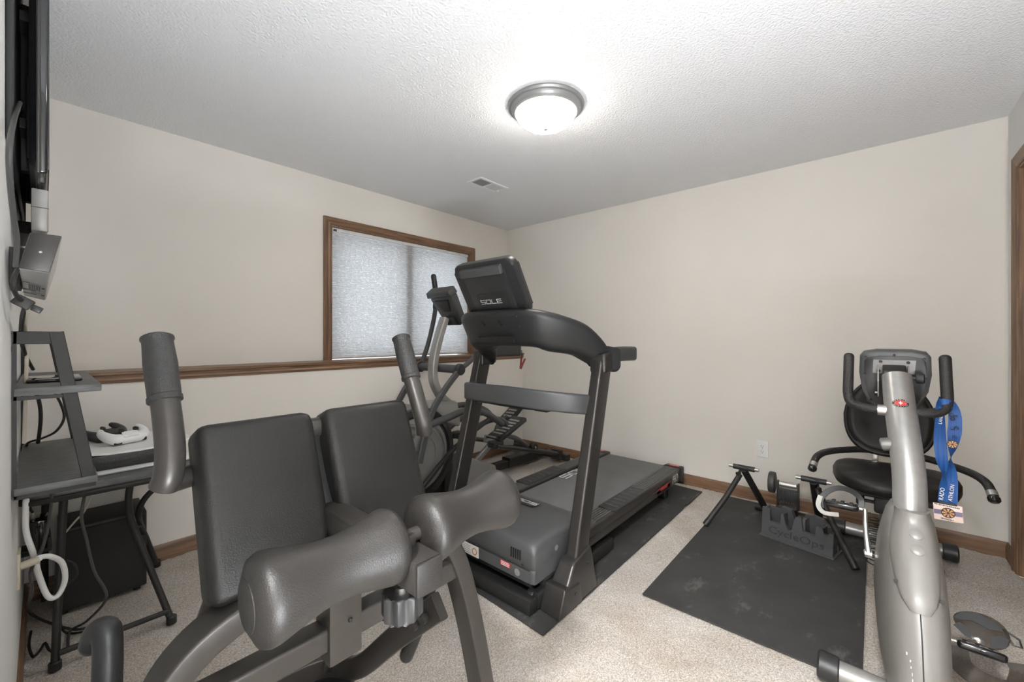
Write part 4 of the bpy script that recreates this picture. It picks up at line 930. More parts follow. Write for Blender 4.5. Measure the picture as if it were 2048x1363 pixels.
# ------------------------------------------------------------------ indoor cycling trainer stand
tn = thing('bike_trainer', 'folding black steel bicycle trainer stand with roller unit on the right-hand mat', 'bike trainer', (3.05, .44, TM))
LT, RT = V3((3.03, .640, .362)), V3((3.03, .270, .366))
foot_l, foot_r = at(1411, 1048, z=TM + .012), at(1711, 1136, z=TM + .012)
rearL, rearR = V3((3.30, .56, .035)), V3((3.30, .26, .035))
obj('base_bar', tube([(3.30, .625, .035), (3.30, .225, .035)], .024, 16, 0), 'black_metal', tn)
for s, top, ft, rb in ((1, LT, foot_l, rearL), (-1, RT, foot_r, rearR)):
    j = top + V3((0, 0, -.035))
    obj('main_leg', tube([top + V3((-.005, 0, -.01)), rb + V3((-.03, 0, .01)), rb], .021, 16, 0), 'black_metal', tn)
    lg = obj('folding_leg', tube([j + V3((-.01, s * .02, -.01)), j.lerp(ft, .5), ft], .0165, 16, 0), 'black_metal', tn)
    obj('foot_cap', tube([ft + (j - ft).normalized() * .03, ft + (ft - j).normalized() * .004], .0185, 14, 0), 'black', lg)
    obj('hinge_plate', prism([(-.05, -.03), (.02, -.045), (.035, .0), (.01, .03), (-.03, .025)], j + V3((-.005, s * .024 + .002, -.01)), X, Z, .004), 'black_metal', tn)
    obj('hinge_bolt', lathe([(.010, 0), (.010, .008), (.005, .012), (.001, .012)], j + V3((.0, s * .026, -.02)), Y * s, 8), 'chrome', tn)
    obj('lock_ball', lathe([(.001, -.012), (.008, -.009), (.012, 0), (.008, .009), (.001, .012)], j + V3((-.035, s * .03, .0)), Y, 14), 'black', tn)
    y0c, y1c = top.y - .062, top.y + .062
    cl = obj('axle_clamp', tube([(top.x, y0c, top.z), (top.x, y1c, top.z)], .0165, 16, 0), 'dark_fin', tn)
    obj('clamp_tip', tube([(top.x, y0c - .022, top.z), (top.x, y0c, top.z)], .010, 12, 0), 'bright_steel', cl)
    obj('clamp_tip', tube([(top.x, y1c, top.z), (top.x, y1c + .026, top.z)], .010, 12, 0), 'bright_steel', cl)
    obj('cam_slot', sweep([(top.x - .016, top.y - .03, top.z + .004), (top.x - .012, top.y + .0, top.z + .012), (top.x - .004, top.y + .03, top.z + .016)], .006, .006, .002), 'black', cl)
RU = V3((3.20, .42, .255))
obj('roller', lathe([(.010, -.048), (.019, -.046), (.019, .046), (.010, .048)], RU, Y, 24), 'bright_steel', tn)
obj('flywheel', lathe([(.010, .070), (.050, .068), (.066, .072), (.068, .078), (.068, .100), (.064, .106), (.020, .104), (.001, .104)], RU, Y, 36), 'grey_cable', tn)
obj('resistance_body', box(RU + V3((-.035, -.055, -.10)), RU + V3((.03, .055, -.03)), .006), 'dark_fin', tn)
for i in range(7): obj('cooling_fin', box(RU + V3((-.042, -.048 + i * .014, -.105)), RU + V3((-.034, -.041 + i * .014, -.028)), .001, 1), 'dark_fin', tn)
for dy in (-.056, .056): obj('yoke', box(RU + V3((-.02, dy - .005, -.15)), RU + V3((.02, dy + .005, .02)), .004), 'dark_fin', tn)
obj('tension_block', box(RU + V3((-.07, .02, -.165)), RU + V3((-.035, .06, -.13)), .004), 'black', tn)
obj('arm', sweep([RU + V3((0, 0, -.14)), (3.27, .42, .06), (3.30, .42, .04)], .09, .03, .006, up=(1, 0, .3)), 'dark_fin', tn)
obj('fluid_housing', lathe([(.02, -.066), (.050, -.066), (.058, -.074), (.060, -.10), (.055, -.12), (.035, -.135), (.034, -.150), (.001, -.152)], RU + V3((0, 0, -.01)), Y, 30), 'clear_plastic', tn)

# ------------------------------------------------------------------ wheel riser block
A_, B_ = at(1522, 1069, z=TM), at(1665, 1119, z=TM)
ux = (B_ - A_); ux.z = 0; L_ = ux.length; ux.normalize(); vy = V3((-ux.y, ux.x, 0)); vy = vy if vy.x > 0 else -vy
rs = thing('wheel_riser', 'black moulded front wheel riser block with stepped notches beside the trainer', 'riser block', (A_ + B_) / 2 + vy * .07)
def rp_(u, v, z): return A_ + ux * u + vy * v + Z * (z - TM + TM)
h_ = .158
front = [(0, 0), (L_, 0), (L_, .13), (L_ * .955, .135), (L_ * .925, .115), (L_ * .88, .118), (L_ * .86, .145), (L_ * .78, .152), (L_ * .765, .092), (L_ * .60, .096), (L_ * .575, .165), (L_ * .53, .170), (L_ * .49, .160), (L_ * .445, .085), (L_ * .40, .076), (L_ * .36, .10), (L_ * .32, .158), (L_ * .29, .160), (L_ * .275, .096), (L_ * .13, .098), (L_ * .115, .165), (0, .168)]
back = [(0, 0), (L_, 0), (L_, .13), (L_ * .86, .135), (L_ * .80, .16), (L_ * .66, .172), (L_ * .56, .165), (L_ * .50, .085), (L_ * .44, .085), (L_ * .36, .165), (L_ * .22, .172), (L_ * .17, .150), (0, .152)]
nrm_ = ux.cross(Z)
def wallp(outline, v0, th, lean):
    b = nb(); a = [b.verts.new(rp_(u, v0 + lean * z, z)) for u, z in outline]; c = [b.verts.new(rp_(u, v0 + th + lean * z * .2, z)) for u, z in outline]; n = len(a)
    b.faces.new(a); b.faces.new(c[::-1])
    for i in range(n): b.faces.new((a[i], c[i], c[(i + 1) % n], a[(i + 1) % n]))
    return b
fo = obj('front_wall', wallp(front, .004, .030, .10), 'mid_plastic', rs, smooth=False)
obj('back_wall', wallp(back, .112, .026, -.08), 'mid_plastic', rs, smooth=False)
b = hexa([rp_(.004, .02, .004), rp_(L_ - .004, .02, .004), rp_(L_ - .004, .12, .004), rp_(.004, .12, .004), rp_(.01, .03, .060), rp_(L_ - .01, .03, .060), rp_(L_ - .01, .115, .060), rp_(.01, .115, .060)])
obj('core', b, 'mid_plastic', rs, smooth=False)
for u0, u1, hh in ((.0, .035, .160), (.27, .31, .150), (.56, .62, .158), (.80, .86, .14), (.955, 1.0, .125)):
    obj('cross_web', hexa([rp_(L_ * u0, .03, .05), rp_(L_ * u1, .03, .05), rp_(L_ * u1, .115, .05), rp_(L_ * u0, .115, .05), rp_(L_ * u0, .03, hh), rp_(L_ * u1, .03, hh), rp_(L_ * u1, .115, hh), rp_(L_ * u0, .115, hh)], .003, 2), 'mid_plastic', rs)
obj('base_flange', hexa([rp_(-.008, -.008, .001), rp_(L_ + .008, -.008, .001), rp_(L_ + .008, .146, .001), rp_(-.008, .146, .001), rp_(-.008, -.008, .007), rp_(L_ + .008, -.008, .007), rp_(L_ + .008, .146, .007), rp_(-.008, .146, .007)], .002, 2), 'mid_plastic', rs)
text('embossed_lettering', 'CycleOps', .058, rp_(L_ * .50, .0075, .050), ux, Z + vy * .10, 'dark_fin', fo, ext=.0012, squash=1.22)

# ------------------------------------------------------------------ back extension bench in the foreground
MX = .425
rc = thing('back_extension_bench', 'grey steel back extension bench with split hip pads and two foam ankle rollers', 'exercise bench', (MX, .95, 0))
# arch with two splayed legs, at y = .86
AY = .862
arch = []
half = [(.0, .735), (.10, .735), (.20, .722), (.275, .680), (.320, .600), (.362, .46), (.400, .30), (.440, .10), (.455, .022)]
pl_ = [(MX - a, AY, z) for a, z in half[::-1]] + [(MX + a, AY, z) for a, z in half[1:]]
obj('arch_leg', sweep(pl_, .062, .040, .006, up=(0, 1, 0), sm=6), 'frame_paint', rc) if False else None
def bar(pts, wy, wn, name, m='frame_paint', par=None, sm=6):
    """rectangular bar in a plane of constant y: wy along y, wn in plane"""
    return obj(name, sweep(pts, wn, wy, .006, up=(0, 1, 0), sm=sm), m, par or rc)
bar(pl_, .070, .046, 'arch_leg')
for s in (-1, 1): obj('rubber_foot', box((MX + s * .455 - .04, AY - .045, .001), (MX + s * .455 + .04, AY + .045, .028), .006), 'black', rc)
bar([(MX - .315, AY, .598), (MX + .315, AY, .598)], .050, .048, 'cross_bar', sm=0)
obj('centre_post', box((MX - .042, AY - .034, .545), (MX + .030, AY + .034, .80), .006), 'frame_paint', rc)
screw(V3((MX + .002, AY - .034, .625)), -Y, .005, 'black', rc, 'bolt')
# rear support running down to the floor behind
rb = [(MX + .285, .885, .49), (MX + .29, 1.10, .30), (MX + .295, 1.30, .11), (MX + .285, 1.40, .050), (MX + .24, 1.47, .045), (MX + .12, 1.50, .045), (MX - .12, 1.50, .045), (MX - .24, 1.47, .045), (MX - .285, 1.40, .050), (MX - .295, 1.30, .11), (MX - .29, 1.10, .30), (MX - .285, .885, .49)]
obj('rear_base_hoop', sweep(rb, .026, .070, .006, up=(0, 0, 1), sm=6), 'frame_paint', rc)
for s in (-1, 1):
    obj('rear_foot', box((MX + s * .26 - .06, 1.38, .001), (MX + s * .26 + .06, 1.50, .012), .003), 'black', rc)
    for dy, dz in ((.0, 0), (.045, -.04)):
        obj('bolt', lathe([(.014, 0), (.014, .012), (.010, .02), (.001, .02)], (MX + s * .270 - .016 * 0, .93 + dy, .450 + dz), V3((-1, -.5, 0)) if s > 0 else V3((1, -.5, 0)), 10), 'gun_metal', rc)
    obj('strut', tube([(MX + s * .14, 1.05, .80), (MX + s * .20, 1.25, .40), (MX + s * .235, 1.44, .06)], .019, 14, 0), 'frame_paint', rc)
# roller slide tube towards the camera, knob, axle
obj('slide_tube', sweep([(MX, .560, .822), (MX, .93, .822)], .054, .054, .005, sm=0), 'frame_paint', rc)
obj('tube_cap', box((MX - .0265, .553, .7955), (MX + .0265, .561, .8485), .003), 'foam', rc)
kn = lathe([(.008, .0), (.008, -.018), (.016, -.020), (.016, -.030), (.022, -.032)], (MX, .635, .797), Z, 20)
kb = obj('knob_stem', kn, 'chrome', rc)
lob = []
for i in range(48):
    a = 2 * math.pi * i / 48; r_ = .0335 + .0035 * math.cos(8 * a); lob.append((r_ * math.cos(a), r_ * math.sin(a)))
obj('adjust_knob', prism(lob, (MX, .635, .722), X, Y, .046, .005, 3), 'dark_plastic', kb)
RY, RZ = .632, .859
obj('roller_post', box((MX - .016, RY - .018, .83), (MX + .016, RY + .018, RZ + .010), .004), 'frame_paint', rc)
obj('roller_axle', tube([(MX - .235, RY, RZ), (MX + .258, RY, RZ)], .013, 14, 0), 'frame_paint', rc)
for s, x0, x1 in ((-1, MX - .245, MX - .012), (1, MX + .030, MX + .268)):
    Lr = x1 - x0; prof = []
    for i in range(25):
        u = i / 24; c = math.cos(math.pi * (2 * u - 1))   # -1 at ends, 1 at the middle
        r_ = .0655 - .0185 * ((c + 1) / 2) ** .9
        ed = min(u, 1 - u) * Lr
        if ed < .028: r_ -= .030 * (1 - math.sqrt(max(0, 1 - (1 - ed / .028) ** 2)))
        prof.append((r_, u * Lr))
    ro = obj('ankle_roller', lathe([(.012, 0)] + prof + [(.012, Lr)], (x0, RY, RZ), X, 40), 'foam', rc, sharp=60)
    xe = x0 if s < 0 else x1
    obj('roller_cap', lathe([(.036, -.010), (.036, -.002), (.034, .001), (.030, .002), (.001, .002)], (xe, RY, RZ), X * s, 30), 'foam', ro)
# hip pads
for s, x0, x1 in ((-1, .188, .410), (1, .432, .662)):
    yt, yb, zt_, zb_ = .965, .842, 1.055, .752; th = .085
    dn = V3((0, yt - yb, zt_ - zb_)).normalized(); nn = X.cross(dn)
    f = lambda x, dz_, w_: V3((x, yb, zb_)) + dn * dz_ + V3((0, -nn.y, -nn.z)) * 0 + V3((0, dn.z, -dn.y)) * w_
    Lp = math.hypot(yt - yb, zt_ - zb_)
    pad = hexa([f(x0, 0, 0), f(x1, 0, 0), f(x1, 0, th), f(x0, 0, th), f(x0, Lp, 0), f(x1, Lp, 0), f(x1, Lp, th), f(x0, Lp, th)])
    bmesh.ops.bevel(pad, geom=pad.edges[:], offset=.024, segments=5, affect='EDGES', profile=.5, clamp_overlap=True)
    obj('hip_pad', pad, 'vinyl', rc, sharp=80)
    obj('pad_plate', hexa([f(x0 + .02, .03, th - .004), f(x1 - .02, .03, th - .004), f(x1 - .02, .03, th + .012), f(x0 + .02, .03, th + .012), f(x0 + .02, Lp - .05, th - .004), f(x1 - .02, Lp - .05, th - .004), f(x1 - .02, Lp - .05, th + .012), f(x0 + .02, Lp - .05, th + .012)], .003), 'black', rc)
obj('pad_bridge', box((.36, .975, .985), (.49, 1.01, 1.028), .012), 'frame_paint', rc)
obj('under_pad_bracket', box((.385, .985, .82), (.455, 1.03, 1.0), .006), 'black', rc)
obj('pad_mount', sweep([(MX, .90, .78), (MX, .97, .88), (MX, 1.02, .99)], .07, .05, .006, up=(0, 1, -.6)), 'black', rc)
# upright handles either side
for s in (-1, 1):
    hx = MX + s * .277
    obj('handle_crosstube', tube([(MX + s * .12, 1.035, .955), (MX + s * .27, .985, .950)], .0215, 16, 0), 'frame_paint', rc)
    hp = [(hx, 1.055, 1.215), (hx - s * .002, 1.025, 1.145), (hx - s * .004, .985, 1.075), (hx - s * .004, .956, 1.015), (hx, .945, .975), (hx + s * .006, .950, .952)]
    hd = obj('handle', tube(hp, .0225, 18), 'frame_paint', rc)
    Pp = crom(hp, 6); a, c = Pp[0], Pp[10]; ax_ = (c - a); Lg = ax_.length
    obj('handle_grip', lathe([(.001, -.006), (.022, -.006), (.0265, -.003), (.0268, .001), (.0245, .005), (.0250, .02), (.0265, Lg * .4), (.0258, Lg * .8), (.0255, Lg - .012), (.0272, Lg - .010), (.0272, Lg - .002), (.024, Lg)], a, ax_, 26), 'grip_foam', hd)
    # lower carry handle
    cl_ = [at(188, 1285, d=.77), at(196, 1262, d=.765), at(213, 1262, d=.76), at(216, 1310, d=.755), at(214, 1400, d=.74), at(216, 1560, d=.73), at(240, 1700, d=.80)]
    lp = [V3((MX + s * (MX - q_.x), q_.y, q_.z)) for q_ in cl_]
    obj('carry_handle', tube(lp, .0215, 16, round_end=True), 'dark_plastic', rc)

# ------------------------------------------------------------------ wall shelf with grey boards
yn, yf = 1.775, 2.485
sf = thing('wall_shelf', 'two-tier wall shelf with dark metal brackets and grey wood-look boards', 'shelf', (.03, 2.13, .76))
zt0 = at(22, 662, y=yn).z; zl0 = at(22, 985, y=yn).z; xt = at(127, 662, y=yn).x; xb = at(192, 960, y=yn).x; xw = X0 + .004
zu = at(110, 772, y=yn).z
def bracket(y):
    b = sweep([(xw, y, zt0 - .018), (xt, y, zt0 - .018)], .036, .010, .0015, up=(0, 1, 0), sm=0, seg=1)
    box((xw - .003, y - .005, zl0 - .02), (xw + .006, y + .005, zt0), bm=b)
    b2 = sweep([(xt - .014, y, zt0 - .001), (xb - .012, y, zl0 - .012)], .030, .012, .0015, up=(0, 1, 0), sm=0, seg=1); merge(b, b2)
    box((xw, y - .005, zl0 - .024), (xb, y + .005, zl0 - .012), bm=b)
    box((xw, y - .005, zu - .034), (xb - .05, y + .005, zu - .024), bm=b)
    return obj('bracket', b, 'black_metal', sf)
for y in (yn + .006, yf): bracket(y)
obj('upper_board', box((X0 + .005, yn - .004, zu - .022), (at(203, 762, y=yn).x, yf + .02, zu), .002), 'grey_board', sf)
obj('lower_board', box((X0 + .005, yn - .004, zl0 - .012), (xb + .004, yf + .02, zl0 + .008), .002), 'grey_board', sf)
for y in (yn + .006, yf): screw(V3((X0, y + .022, zt0 - .05)), X, .008, 'black_metal', sf)
tp = at(100, 738, y=2.05); 
tag(obj('tablet', box((-.035, 1.93, zu + .0005), (.085, 2.13, zu + .011), .004), 'gloss_black'), 'thin black tablet lying on the upper shelf board', 'tablet')

# ------------------------------------------------------------------ folding table
TZ = .660
tb = thing('folding_table', 'small black folding table with tube legs under the wall shelf', 'table', (.2, 2.58, 0))
ol = []
for cx_, cy_, a0 in ((.40, 2.86, 0), (.0, 2.86, 90), (.0, 2.32, 180), (.40, 2.32, 270)):
    for k in range(6):
        a = math.radians(a0 + 18 * k); ol.append((cx_ + .055 * math.cos(a), cy_ + .055 * math.sin(a)))
obj('table_top', prism(ol, (0, 0, TZ - .028), X, Y, .028, .005), 'grey_board', tb)
obj('edge_tube', tube([(x, y, TZ - .038) for x, y in ol] + [(ol[0][0], ol[0][1], TZ - .038)], .012, 10, 0), 'black_metal', tb)
r_ = .0125
def leg(pts): return obj('leg', tube(pts, r_, 12, 5), 'black_metal', tb)
p_nr, p_fr, p_nl = at(343, 1240, z=.012), at(313, 1128, z=.012), at(110, 1333, z=.012)
leg([p_nr, at(300, 1135, y=2.36), at(264, 1042, y=2.42), at(257, 1000, y=2.42), at(262, 962, y=2.42)])
leg([p_fr, at(294, 1080, y=2.72), at(277, 1035, y=2.58), at(287, 1000, y=2.56), at(316, 970, y=2.56)])
leg([p_nl, at(118, 1160, y=2.31), at(128, 985, y=2.36)])
leg([(.005, 2.86, .012), (.005, 2.80, .35), (.01, 2.74, .62)])
for p in (p_nr, p_fr, p_nl): obj('rubber_foot', lathe([(.014, -.012), (.018, -.010), (.018, .018), (.0135, .022)], (p.x, p.y, .012), Z, 14), 'black', tb)
obj('stretcher', tube([p_nl + V3((.01, 0, .045)), p_nr + V3((-.01, 0, .045))], .011, 10, 0), 'black_metal', tb)
obj('hinge_clip', box(at(273, 1047, y=2.47) - V3((.015, .05, .006)), at(273, 1047, y=2.47) + V3((.015, .06, .006)), .002), 'black', tb)
obj('brace', sweep([(.02, 2.36, .60), (.02, 2.82, .60)], .02, .02, .003, sm=0), 'black_metal', tb)

# ------------------------------------------------------------------ game console and controllers on the table
gc = thing('game_console', 'white and black game console lying flat on the folding table', 'game console', (.28, 2.55, TZ))
gz = TZ + .012
obj('core', hexa([(.135, 2.375, gz), (.43, 2.375, gz), (.43, 2.72, gz), (.135, 2.72, gz), (.125, 2.37, gz + .062), (.43, 2.37, gz + .062), (.43, 2.72, gz + .062), (.125, 2.72, gz + .062)], .004), 'console_dark', gc)
rings = []
for u, lift in ((0, .018), (.08, .008), (.2, .002), (.5, 0), (.8, .004), (.93, .012), (1, .02)):
    x = .105 + .345 * u
    rings.append([V3((x, 2.362, gz + .060 + lift)), V3((x, 2.735, gz + .062 + lift)), V3((x, 2.735, gz + .070 + lift)), V3((x, 2.362, gz + .068 + lift))])
obj('top_plate', loft(rings), 'white', gc, sharp=30)
rings = [[V3((q.x, q.y, 2 * gz + .062 - q.z + .004)) for q in r] for r in rings]
for r in rings:
    for q in r: q.z = max(q.z, TZ + .0005)
obj('bottom_plate', hexa([(.12, 2.335, TZ + .001), (.45, 2.335, TZ + .001), (.45, 2.735, TZ + .001), (.12, 2.735, TZ + .001), (.115, 2.33, TZ + .010), (.455, 2.33, TZ + .010), (.455, 2.74, TZ + .010), (.115, 2.74, TZ + .010)], .003), 'white', gc)
for i in range(19): obj('vent_hole', box((.155 + i * .0135, 2.3695, gz + .017), (.162 + i * .0135, 2.3755, gz + .024)), 'black', gc)
b = nb(); random.seed(4); xx = .15
while xx < .41: wd = random.choice((.004, .007, .010)); box((xx, 2.3690, gz + .036), (xx + wd, 2.3745, gz + .040), bm=b); xx += wd + .004
obj('print_line', b, 'grey_cable', gc)
for dz in (.022, .046): obj('plug', tube([(.125, 2.40, gz + dz), (.075, 2.395, gz + dz - .004)], .007, 8, 0), 'black', gc)
def controller(c, yaw, body, label):
    t_ = thing('game_controller', label, 'game controller', c, 'game controllers on the console')
    R = Matrix.Rotation(yaw, 3, 'Z') @ Matrix.Rotation(math.radians(-38), 3, 'X'); f = lambda p: V3(c) + R @ V3(p)
    def half(s): return [f((s * .010, .010, .030)), f((s * .045, .012, .034)), f((s * .066, -.010, .028)), f((s * .072, -.045, .016)), f((s * .066, -.066, .012))]
    b = nb()
    path = [f((-.066, -.066, .013)), f((-.072, -.045, .017)), f((-.064, -.008, .027)), f((-.042, .014, .032)), f((0, .016, .033)), f((.042, .014, .032)), f((.064, -.008, .027)), f((.072, -.045, .017)), f((.066, -.066, .013))]
    bd = obj('shell', tube(path, [.010, .0155, .021, .024, .023, .024, .021, .0155, .010], 14, 6, round_end=True), body, t_)
    obj('touch_pad', prism(rr2(.058, .034, .006), f((0, .012, .0535)), R @ X, R @ Y, .004, .001), body, t_)
    for s in (-1, 1): obj('thumb_stick', lathe([(.006, 0), (.006, .008), (.010, .010), (.011, .014), (.009, .015), (.001, .014)], f((s * .026, -.012, .046)), R @ Z, 16), 'black', t_)
    for s in (-1, 1): obj('shoulder_button', box(f((s * .045, .030, .030)) - V3((.014, .008, .008)), f((s * .045, .030, .030)) + V3((.014, .008, .008)), .004), 'black', t_)
ctz = gz + .072
cw, cb_ = at(228, 872, z=ctz + .02), at(200, 878, z=ctz + .02)
controller((.245, 2.545, ctz + .006), math.radians(200), 'white', 'white game controller resting on the game console')
controller((.185, 2.660, ctz + .008), math.radians(215), 'console_dark', 'black game controller resting on the game console')

# ------------------------------------------------------------------ television on its wall arm, seen edge on
ty0, ty1, tz0, tz1 = 1.62, 2.86, 1.645, 2.372
xf = at(99, 350, y=ty0).x; xbk = xf - .036
tv = thing('television', 'large flat television mounted on the left wall, seen edge on', 'television', (xbk, (ty0 + ty1) / 2, tz0))
obj('back_shell', hexa([(xbk, ty0 + .05, tz0 + .03), (xbk + .012, ty0 + .01, tz0 + .01), (xbk + .012, ty1 - .01, tz0 + .01), (xbk, ty1 - .05, tz0 + .03), (xbk, ty0 + .05, tz1 - .03), (xbk + .012, ty0 + .01, tz1 - .01), (xbk + .012, ty1 - .01, tz1 - .01), (xbk, ty1 - .05, tz1 - .03)], .003), 'dark_plastic', tv)
obj('bezel', box((xbk + .011, ty0, tz0), (xf - .003, ty1, tz1), .005, 3), 'gloss_black', tv)
obj('screen_glass', box((xf - .0035, ty0 + .008, tz0 + .012), (xf, ty1 - .008, tz1 - .008), .001), 'gloss_black', tv)
obj('bezel_strip', box((xbk + .013, ty0 - .001, tz0 - .001), (xbk + .020, ty1 + .001, tz1 + .001), .002), 'gun_metal', tv)
obj('wall_plate', box((X0 + .001, 1.50, 1.68), (X0 + .012, 2.60, 2.40), .003), 'black', tv)
for zz in (1.84, 2.16): obj('mount_rail', box((X0 + .010, 1.90, zz), (xbk + .002, 2.60, zz + .03), .002), 'black_metal', tv)
for yy in (2.0, 2.45): obj('mount_hook', box((X0 + .012, yy, 1.74), (xbk + .003, yy + .035, 2.26), .002), 'black_metal', tv)
obj('port_panel', box((xbk - .006, 1.78, 1.72), (xbk + .004, 1.90, 1.95), .003), 'black', tv)
sb = thing('soundbar', 'slim silver soundbar hanging under the television', 'soundbar', (-.01, 2.25, 1.52))
sx0, sx1 = at(62, 400, y=1.75).x, at(97, 400, y=1.75).x
obj('body', box((sx0, 1.765, at(80, 462, y=1.75).z), (sx1 - .002, 2.75, tz0 - .012), .006, 3), 'silver_plastic', sb)
obj('end_panel', box((sx0, 1.75, at(80, 462, y=1.75).z), (sx1, 1.766, tz0 - .012), .004, 2), 'silver', sb)
obj('seam', box((sx0 - .0005, 1.7492, at(80, 414, y=1.75).z - .002), (sx1 + .0005, 1.758, at(80, 414, y=1.75).z)), 'grey_cable', sb)
obj('bracket', box((X0 + .001, 2.1, 1.56), (sx0 + .004, 2.4, 1.60), .002), 'black_metal', sb)

# ------------------------------------------------------------------ silver box under the television
yb0, yb1 = 1.50, 1.80
n0, n1, n2, n3 = at(60, 463, y=yb0), at(125, 471, y=yb0), at(100, 546, y=yb0), at(36, 537, y=yb0)
f2, f3 = at(91, 601, y=yb1), at(47, 591, y=yb1); up0 = n1 - n2
f1, f0 = f2 + up0 * 1.0, f3 + up0 * 1.0
stb = thing('media_box', 'tilted silver media box with a dark end panel on the left wall', 'media box', (-.01, 1.65, 1.33))
obj('case', hexa([n3, n2, f2, f3, n0, n1, f1, f0], .004), 'silver_plastic', stb)
nn = (n1 - n0).cross(n3 - n0).normalized(); nn = nn if nn.y < 0 else -nn
ins = lambda p, c, k: c + (p - c) * k
cc = (n0 + n1 + n2 + n3) / 4
obj('end_panel', hexa([ins(p, cc, .97) - nn * .002 for p in (n3, n2, n1, n0)] + [ins(p, cc, .96) + nn * .003 for p in (n3, n2, n1, n0)], .001), 'gun_metal', stb)
eu = (n1 - n0).normalized(); ev = (n1 - n2).normalized()
b = nb(); random.seed(2)
for i in range(6):
    a = i * 1.05; prism([(-.0006, 0), (.0006, 0), (.0004, .0032), (-.0004, .0032)], cc + nn * .0031, eu * math.cos(a) + ev * math.sin(a), ev * math.cos(a) - eu * math.sin(a), .0005, bm=b)
obj('small_mark', b, 'mark_white', stb)
def onb(u, v):
    p = n3.lerp(n2, u).lerp(f3.lerp(f2, u), v); return p
dnv = (n2 - n3).cross(f3 - n3).normalized(); dnv = dnv if dnv.z < 0 else -dnv
def slot(u0, u1, v0, v1, m, nm):
    b = nb(); q = [onb(u0, v0), onb(u1, v0), onb(u1, v1), onb(u0, v1)]
    vs = [b.verts.new(p + dnv * .0008) for p in q]; b.faces.new(vs); return obj(nm, b, m, stb, smooth=False)
for i in range(7): slot(.28 + i * .068, .31 + i * .068, .46, .66, 'mark_dark', 'vent_slot')
for u0, u1, v0, v1 in ((.0, .55, .67, .70), (.0, .58, .80, .83), (.78, .9, .52, .57), (.78, .92, .79, .83), (0, .3, .40, .415)): slot(u0, u1, v0, v1, 'mark_dark', 'port')
for i in range(6): slot(.35 + i * .065, .385 + i * .065, .74, .765, 'mark_dark', 'port')
obj('wall_clip', hexa([n0.lerp(f0, .5) - X * .004, n0.lerp(f0, .8) - X * .004, f3.lerp(n3, .2) - X * .002, f3.lerp(n3, .5) - X * .002] + [V3((X0 + .001, p.y, p.z)) for p in (n0.lerp(f0, .5), n0.lerp(f0, .8), f3.lerp(n3, .2), f3.lerp(n3, .5))]), 'black_metal', stb)

# ------------------------------------------------------------------ black speaker box, modem, wall plate
sw = thing('subwoofer', 'large black floor speaker box under the folding table', 'speaker', (.19, 2.79, 0))
obj('cabinet', box((.045, 2.672, .012), (.335, 2.918, .372), .004), 'black_metal', sw)
obj('grille_cloth', box((.052, 2.660, .016), (.329, 2.674, .360), .004), 'cover_black', sw)
for x in (.06, .30):
    for y in (2.69, 2.89): obj('foot', lathe([(.014, 0), (.014, .013)], (x, y, 0), Z, 12), 'black', sw)
mo = thing('modem', 'small black modem standing on edge against the left wall below the table', 'modem', (.0, 2.55, .32))
md_ = [at(57, 1045, y=2.50), at(98, 1037, y=2.50), at(104, 1095, y=2.50), at(60, 1103, y=2.50)]
obj('case', hexa([md_[3], md_[2], md_[2] + Y * .10, md_[3] + Y * .10, md_[0], md_[1], md_[1] + Y * .10, md_[0] + Y * .10], .004), 'gloss_black', mo)
for i in range(5): obj('vent_slot', box(md_[1] + V3((-.022 + i * .004, -.0012, -.07)), md_[1] + V3((-.0205 + i * .004, .001, -.012))), 'grey_cable', mo)
obj('coax_plug', lathe([(.005, 0), (.007, .004), (.007, .018), (.005, .02), (.005, .034), (.001, .034)], md_[0].lerp(md_[1], .2) + Y * .03, Z, 12), 'bright_steel', mo)
obj('wall_stand', box((X0 + .001, 2.51, md_[3].z - .02), (md_[2].x, 2.59, md_[3].z + .002), .002), 'black', mo)
wp = thing('cable_wall_plate', 'cream wall plate with a plugged-in white cable low on the left wall', 'wall plate', (X0, 2.2, .33))
wz = at(44, 1135, y=2.2).z
obj('plate', box((X0 - .001, 2.165, wz - .06), (X0 + .007, 2.24, wz + .06), .003), 'cream', wp)
obj('plug', tube([(X0 + .007, 2.205, wz + .005), (X0 + .05, 2.205, wz + .012)], .013, 12, 0), 'cream', wp)

# ------------------------------------------------------------------ loose cables
def cable(pts, r_, m, label, sm=6, n=8):
    return tag(obj('cable', tube(pts, r_, n, sm, round_end=True), m), label, 'cable', 'loose cables at the left wall')
A = lambda px, py, y: at(px, py, y=y)
def F(px, py, z=.010): return at(px, py, z=z)
cable([A(40, 205, 1.60), A(28, 240, 1.42), A(19, 290, 1.20), A(20, 360, 1.22), A(27, 430, 1.30), A(34, 480, 1.36), A(31, 532, 1.40)], .0045, 'grey_cable', 'thick grey cable dropping from behind the television')
cable([A(34, 540, 1.44), A(28, 556, 1.40), A(27, 575, 1.40), A(34, 592, 1.44), A(42, 600, 1.47)], .0045, 'black_metal', 'black cable loop below the tilted silver box')
cable([A(50, 615, 1.50), A(44, 640, 1.70), A(43, 680, 1.92), A(52, 712, 2.0), A(66, 738, 2.15)], .005, 'black_metal', 'black cable running from the dangling plug to the upper shelf')
cable([A(54, 616, 1.50), A(50, 650, 1.85), A(54, 700, 1.98), A(52, 760, 2.0), A(50, 830, 2.0), A(48, 885, 2.02)], .0045, 'cream', 'cream flat cable hanging behind both shelf boards')
cable([A(70, 775, 2.30), A(80, 812, 2.30), A(81, 845, 2.30), A(76, 885, 2.35)], .0055, 'black_metal', 'short black cable hanging straight between the two shelf boards')
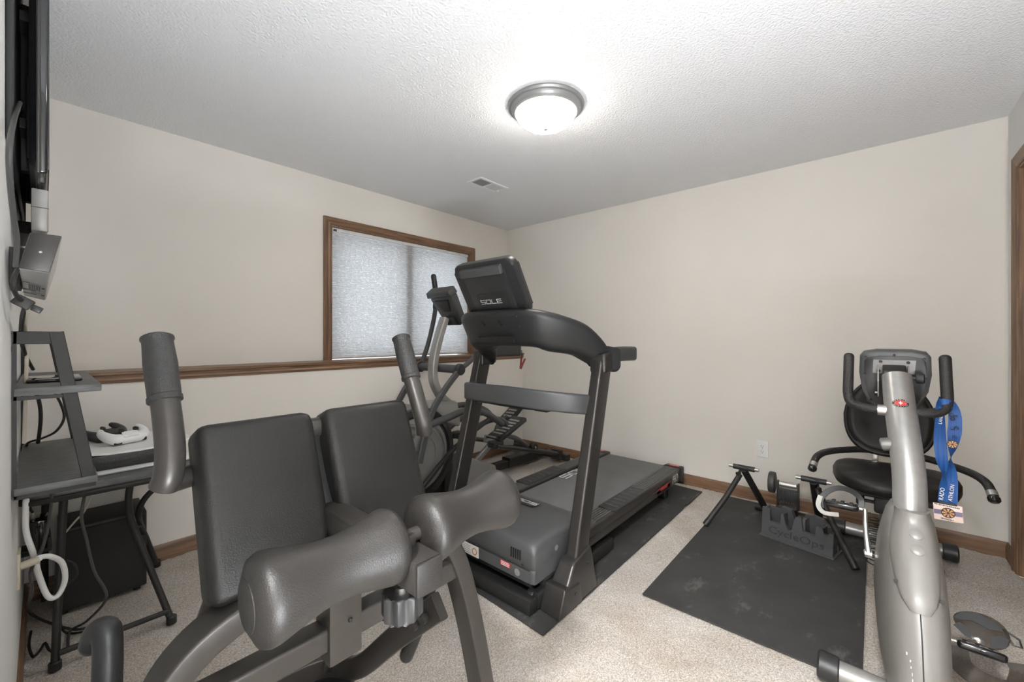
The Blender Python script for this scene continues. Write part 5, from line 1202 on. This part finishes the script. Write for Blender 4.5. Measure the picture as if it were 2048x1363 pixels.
cable([A(104, 776, 2.35), A(122, 808, 2.35), A(128, 836, 2.35), A(112, 862, 2.35), A(84, 876, 2.40), A(58, 884, 2.42), A(53, 892, 2.44)], .0042, 'black_metal', 'black cable bulging in a curve between the two shelf boards')
cable([A(106, 975, 2.26), A(98, 1040, 2.26), A(85, 1095, 2.26), A(62, 1140, 2.22), A(64, 1180, 2.20), F(58, 1222, .05), F(100, 1245), F(150, 1258), F(190, 1250)], .005, 'grey_cable', 'dark grey cord falling from the table edge past the wall plate')
cable([A(173, 972, 2.27), A(163, 1030, 2.27), A(172, 1075, 2.27), A(188, 1140, 2.27), A(213, 1193, 2.28), F(175, 1240, .06), F(140, 1262), F(136, 1300)], .005, 'grey_cable', 'dark grey cord hanging in front of the black speaker box')
cable([A(52, 1000, 2.27), A(52, 1060, 2.27), A(66, 1105, 2.27), A(78, 1150, 2.27), A(96, 1192, 2.27), A(116, 1190, 2.27), A(130, 1158, 2.27), A(124, 1125, 2.25), A(100, 1112, 2.22), A(76, 1115, 2.205), V3((X0 + .05, 2.205, wz + .012))], .0085, 'white', 'thick white cable looping out of the cream wall plate', n=12)
cable([A(186, 978, 2.5), A(170, 1020, 2.5), A(150, 1042, 2.5), A(118, 1080, 2.5)], .0035, 'cream', 'thin cream wire slanting below the table')
cable([A(57, 985, 2.46), A(60, 1015, 2.50), md_[0].lerp(md_[1], .2) + V3((0, .03, .03))], .0045, 'black', 'black coaxial cable screwed into the modem')
cable([F(62, 1262), F(58, 1290), F(66, 1312), F(80, 1300), F(90, 1285), F(100, 1300), F(124, 1303)], .0045, 'black', 'black cord curled on the carpet by the left baseboard')
cable([A(135, 1120, 2.4), A(150, 1128, 2.4), A(154, 1148, 2.4), A(140, 1165, 2.4), A(120, 1180, 2.40), A(118, 1215, 2.4), F(128, 1262), F(170, 1262), F(195, 1252)], .004, 'black_metal', 'thin black cord looping behind the near table leg')
dp = thing('cable_adapter', 'black plug adapter dangling below the tilted silver box', 'adapter', A(45, 610, 1.48))
q0 = A(46, 604, 1.48)
obj('body', box(q0 - V3((.016, .012, .012)), q0 + V3((.016, .012, .012)), .003, rot=(Y, math.radians(35))), 'black_metal', dp)
obj('plug', box(q0 + V3((.012, -.008, -.022)), q0 + V3((.030, .008, -.008)), .002, rot=(Y, math.radians(30))), 'black', dp)
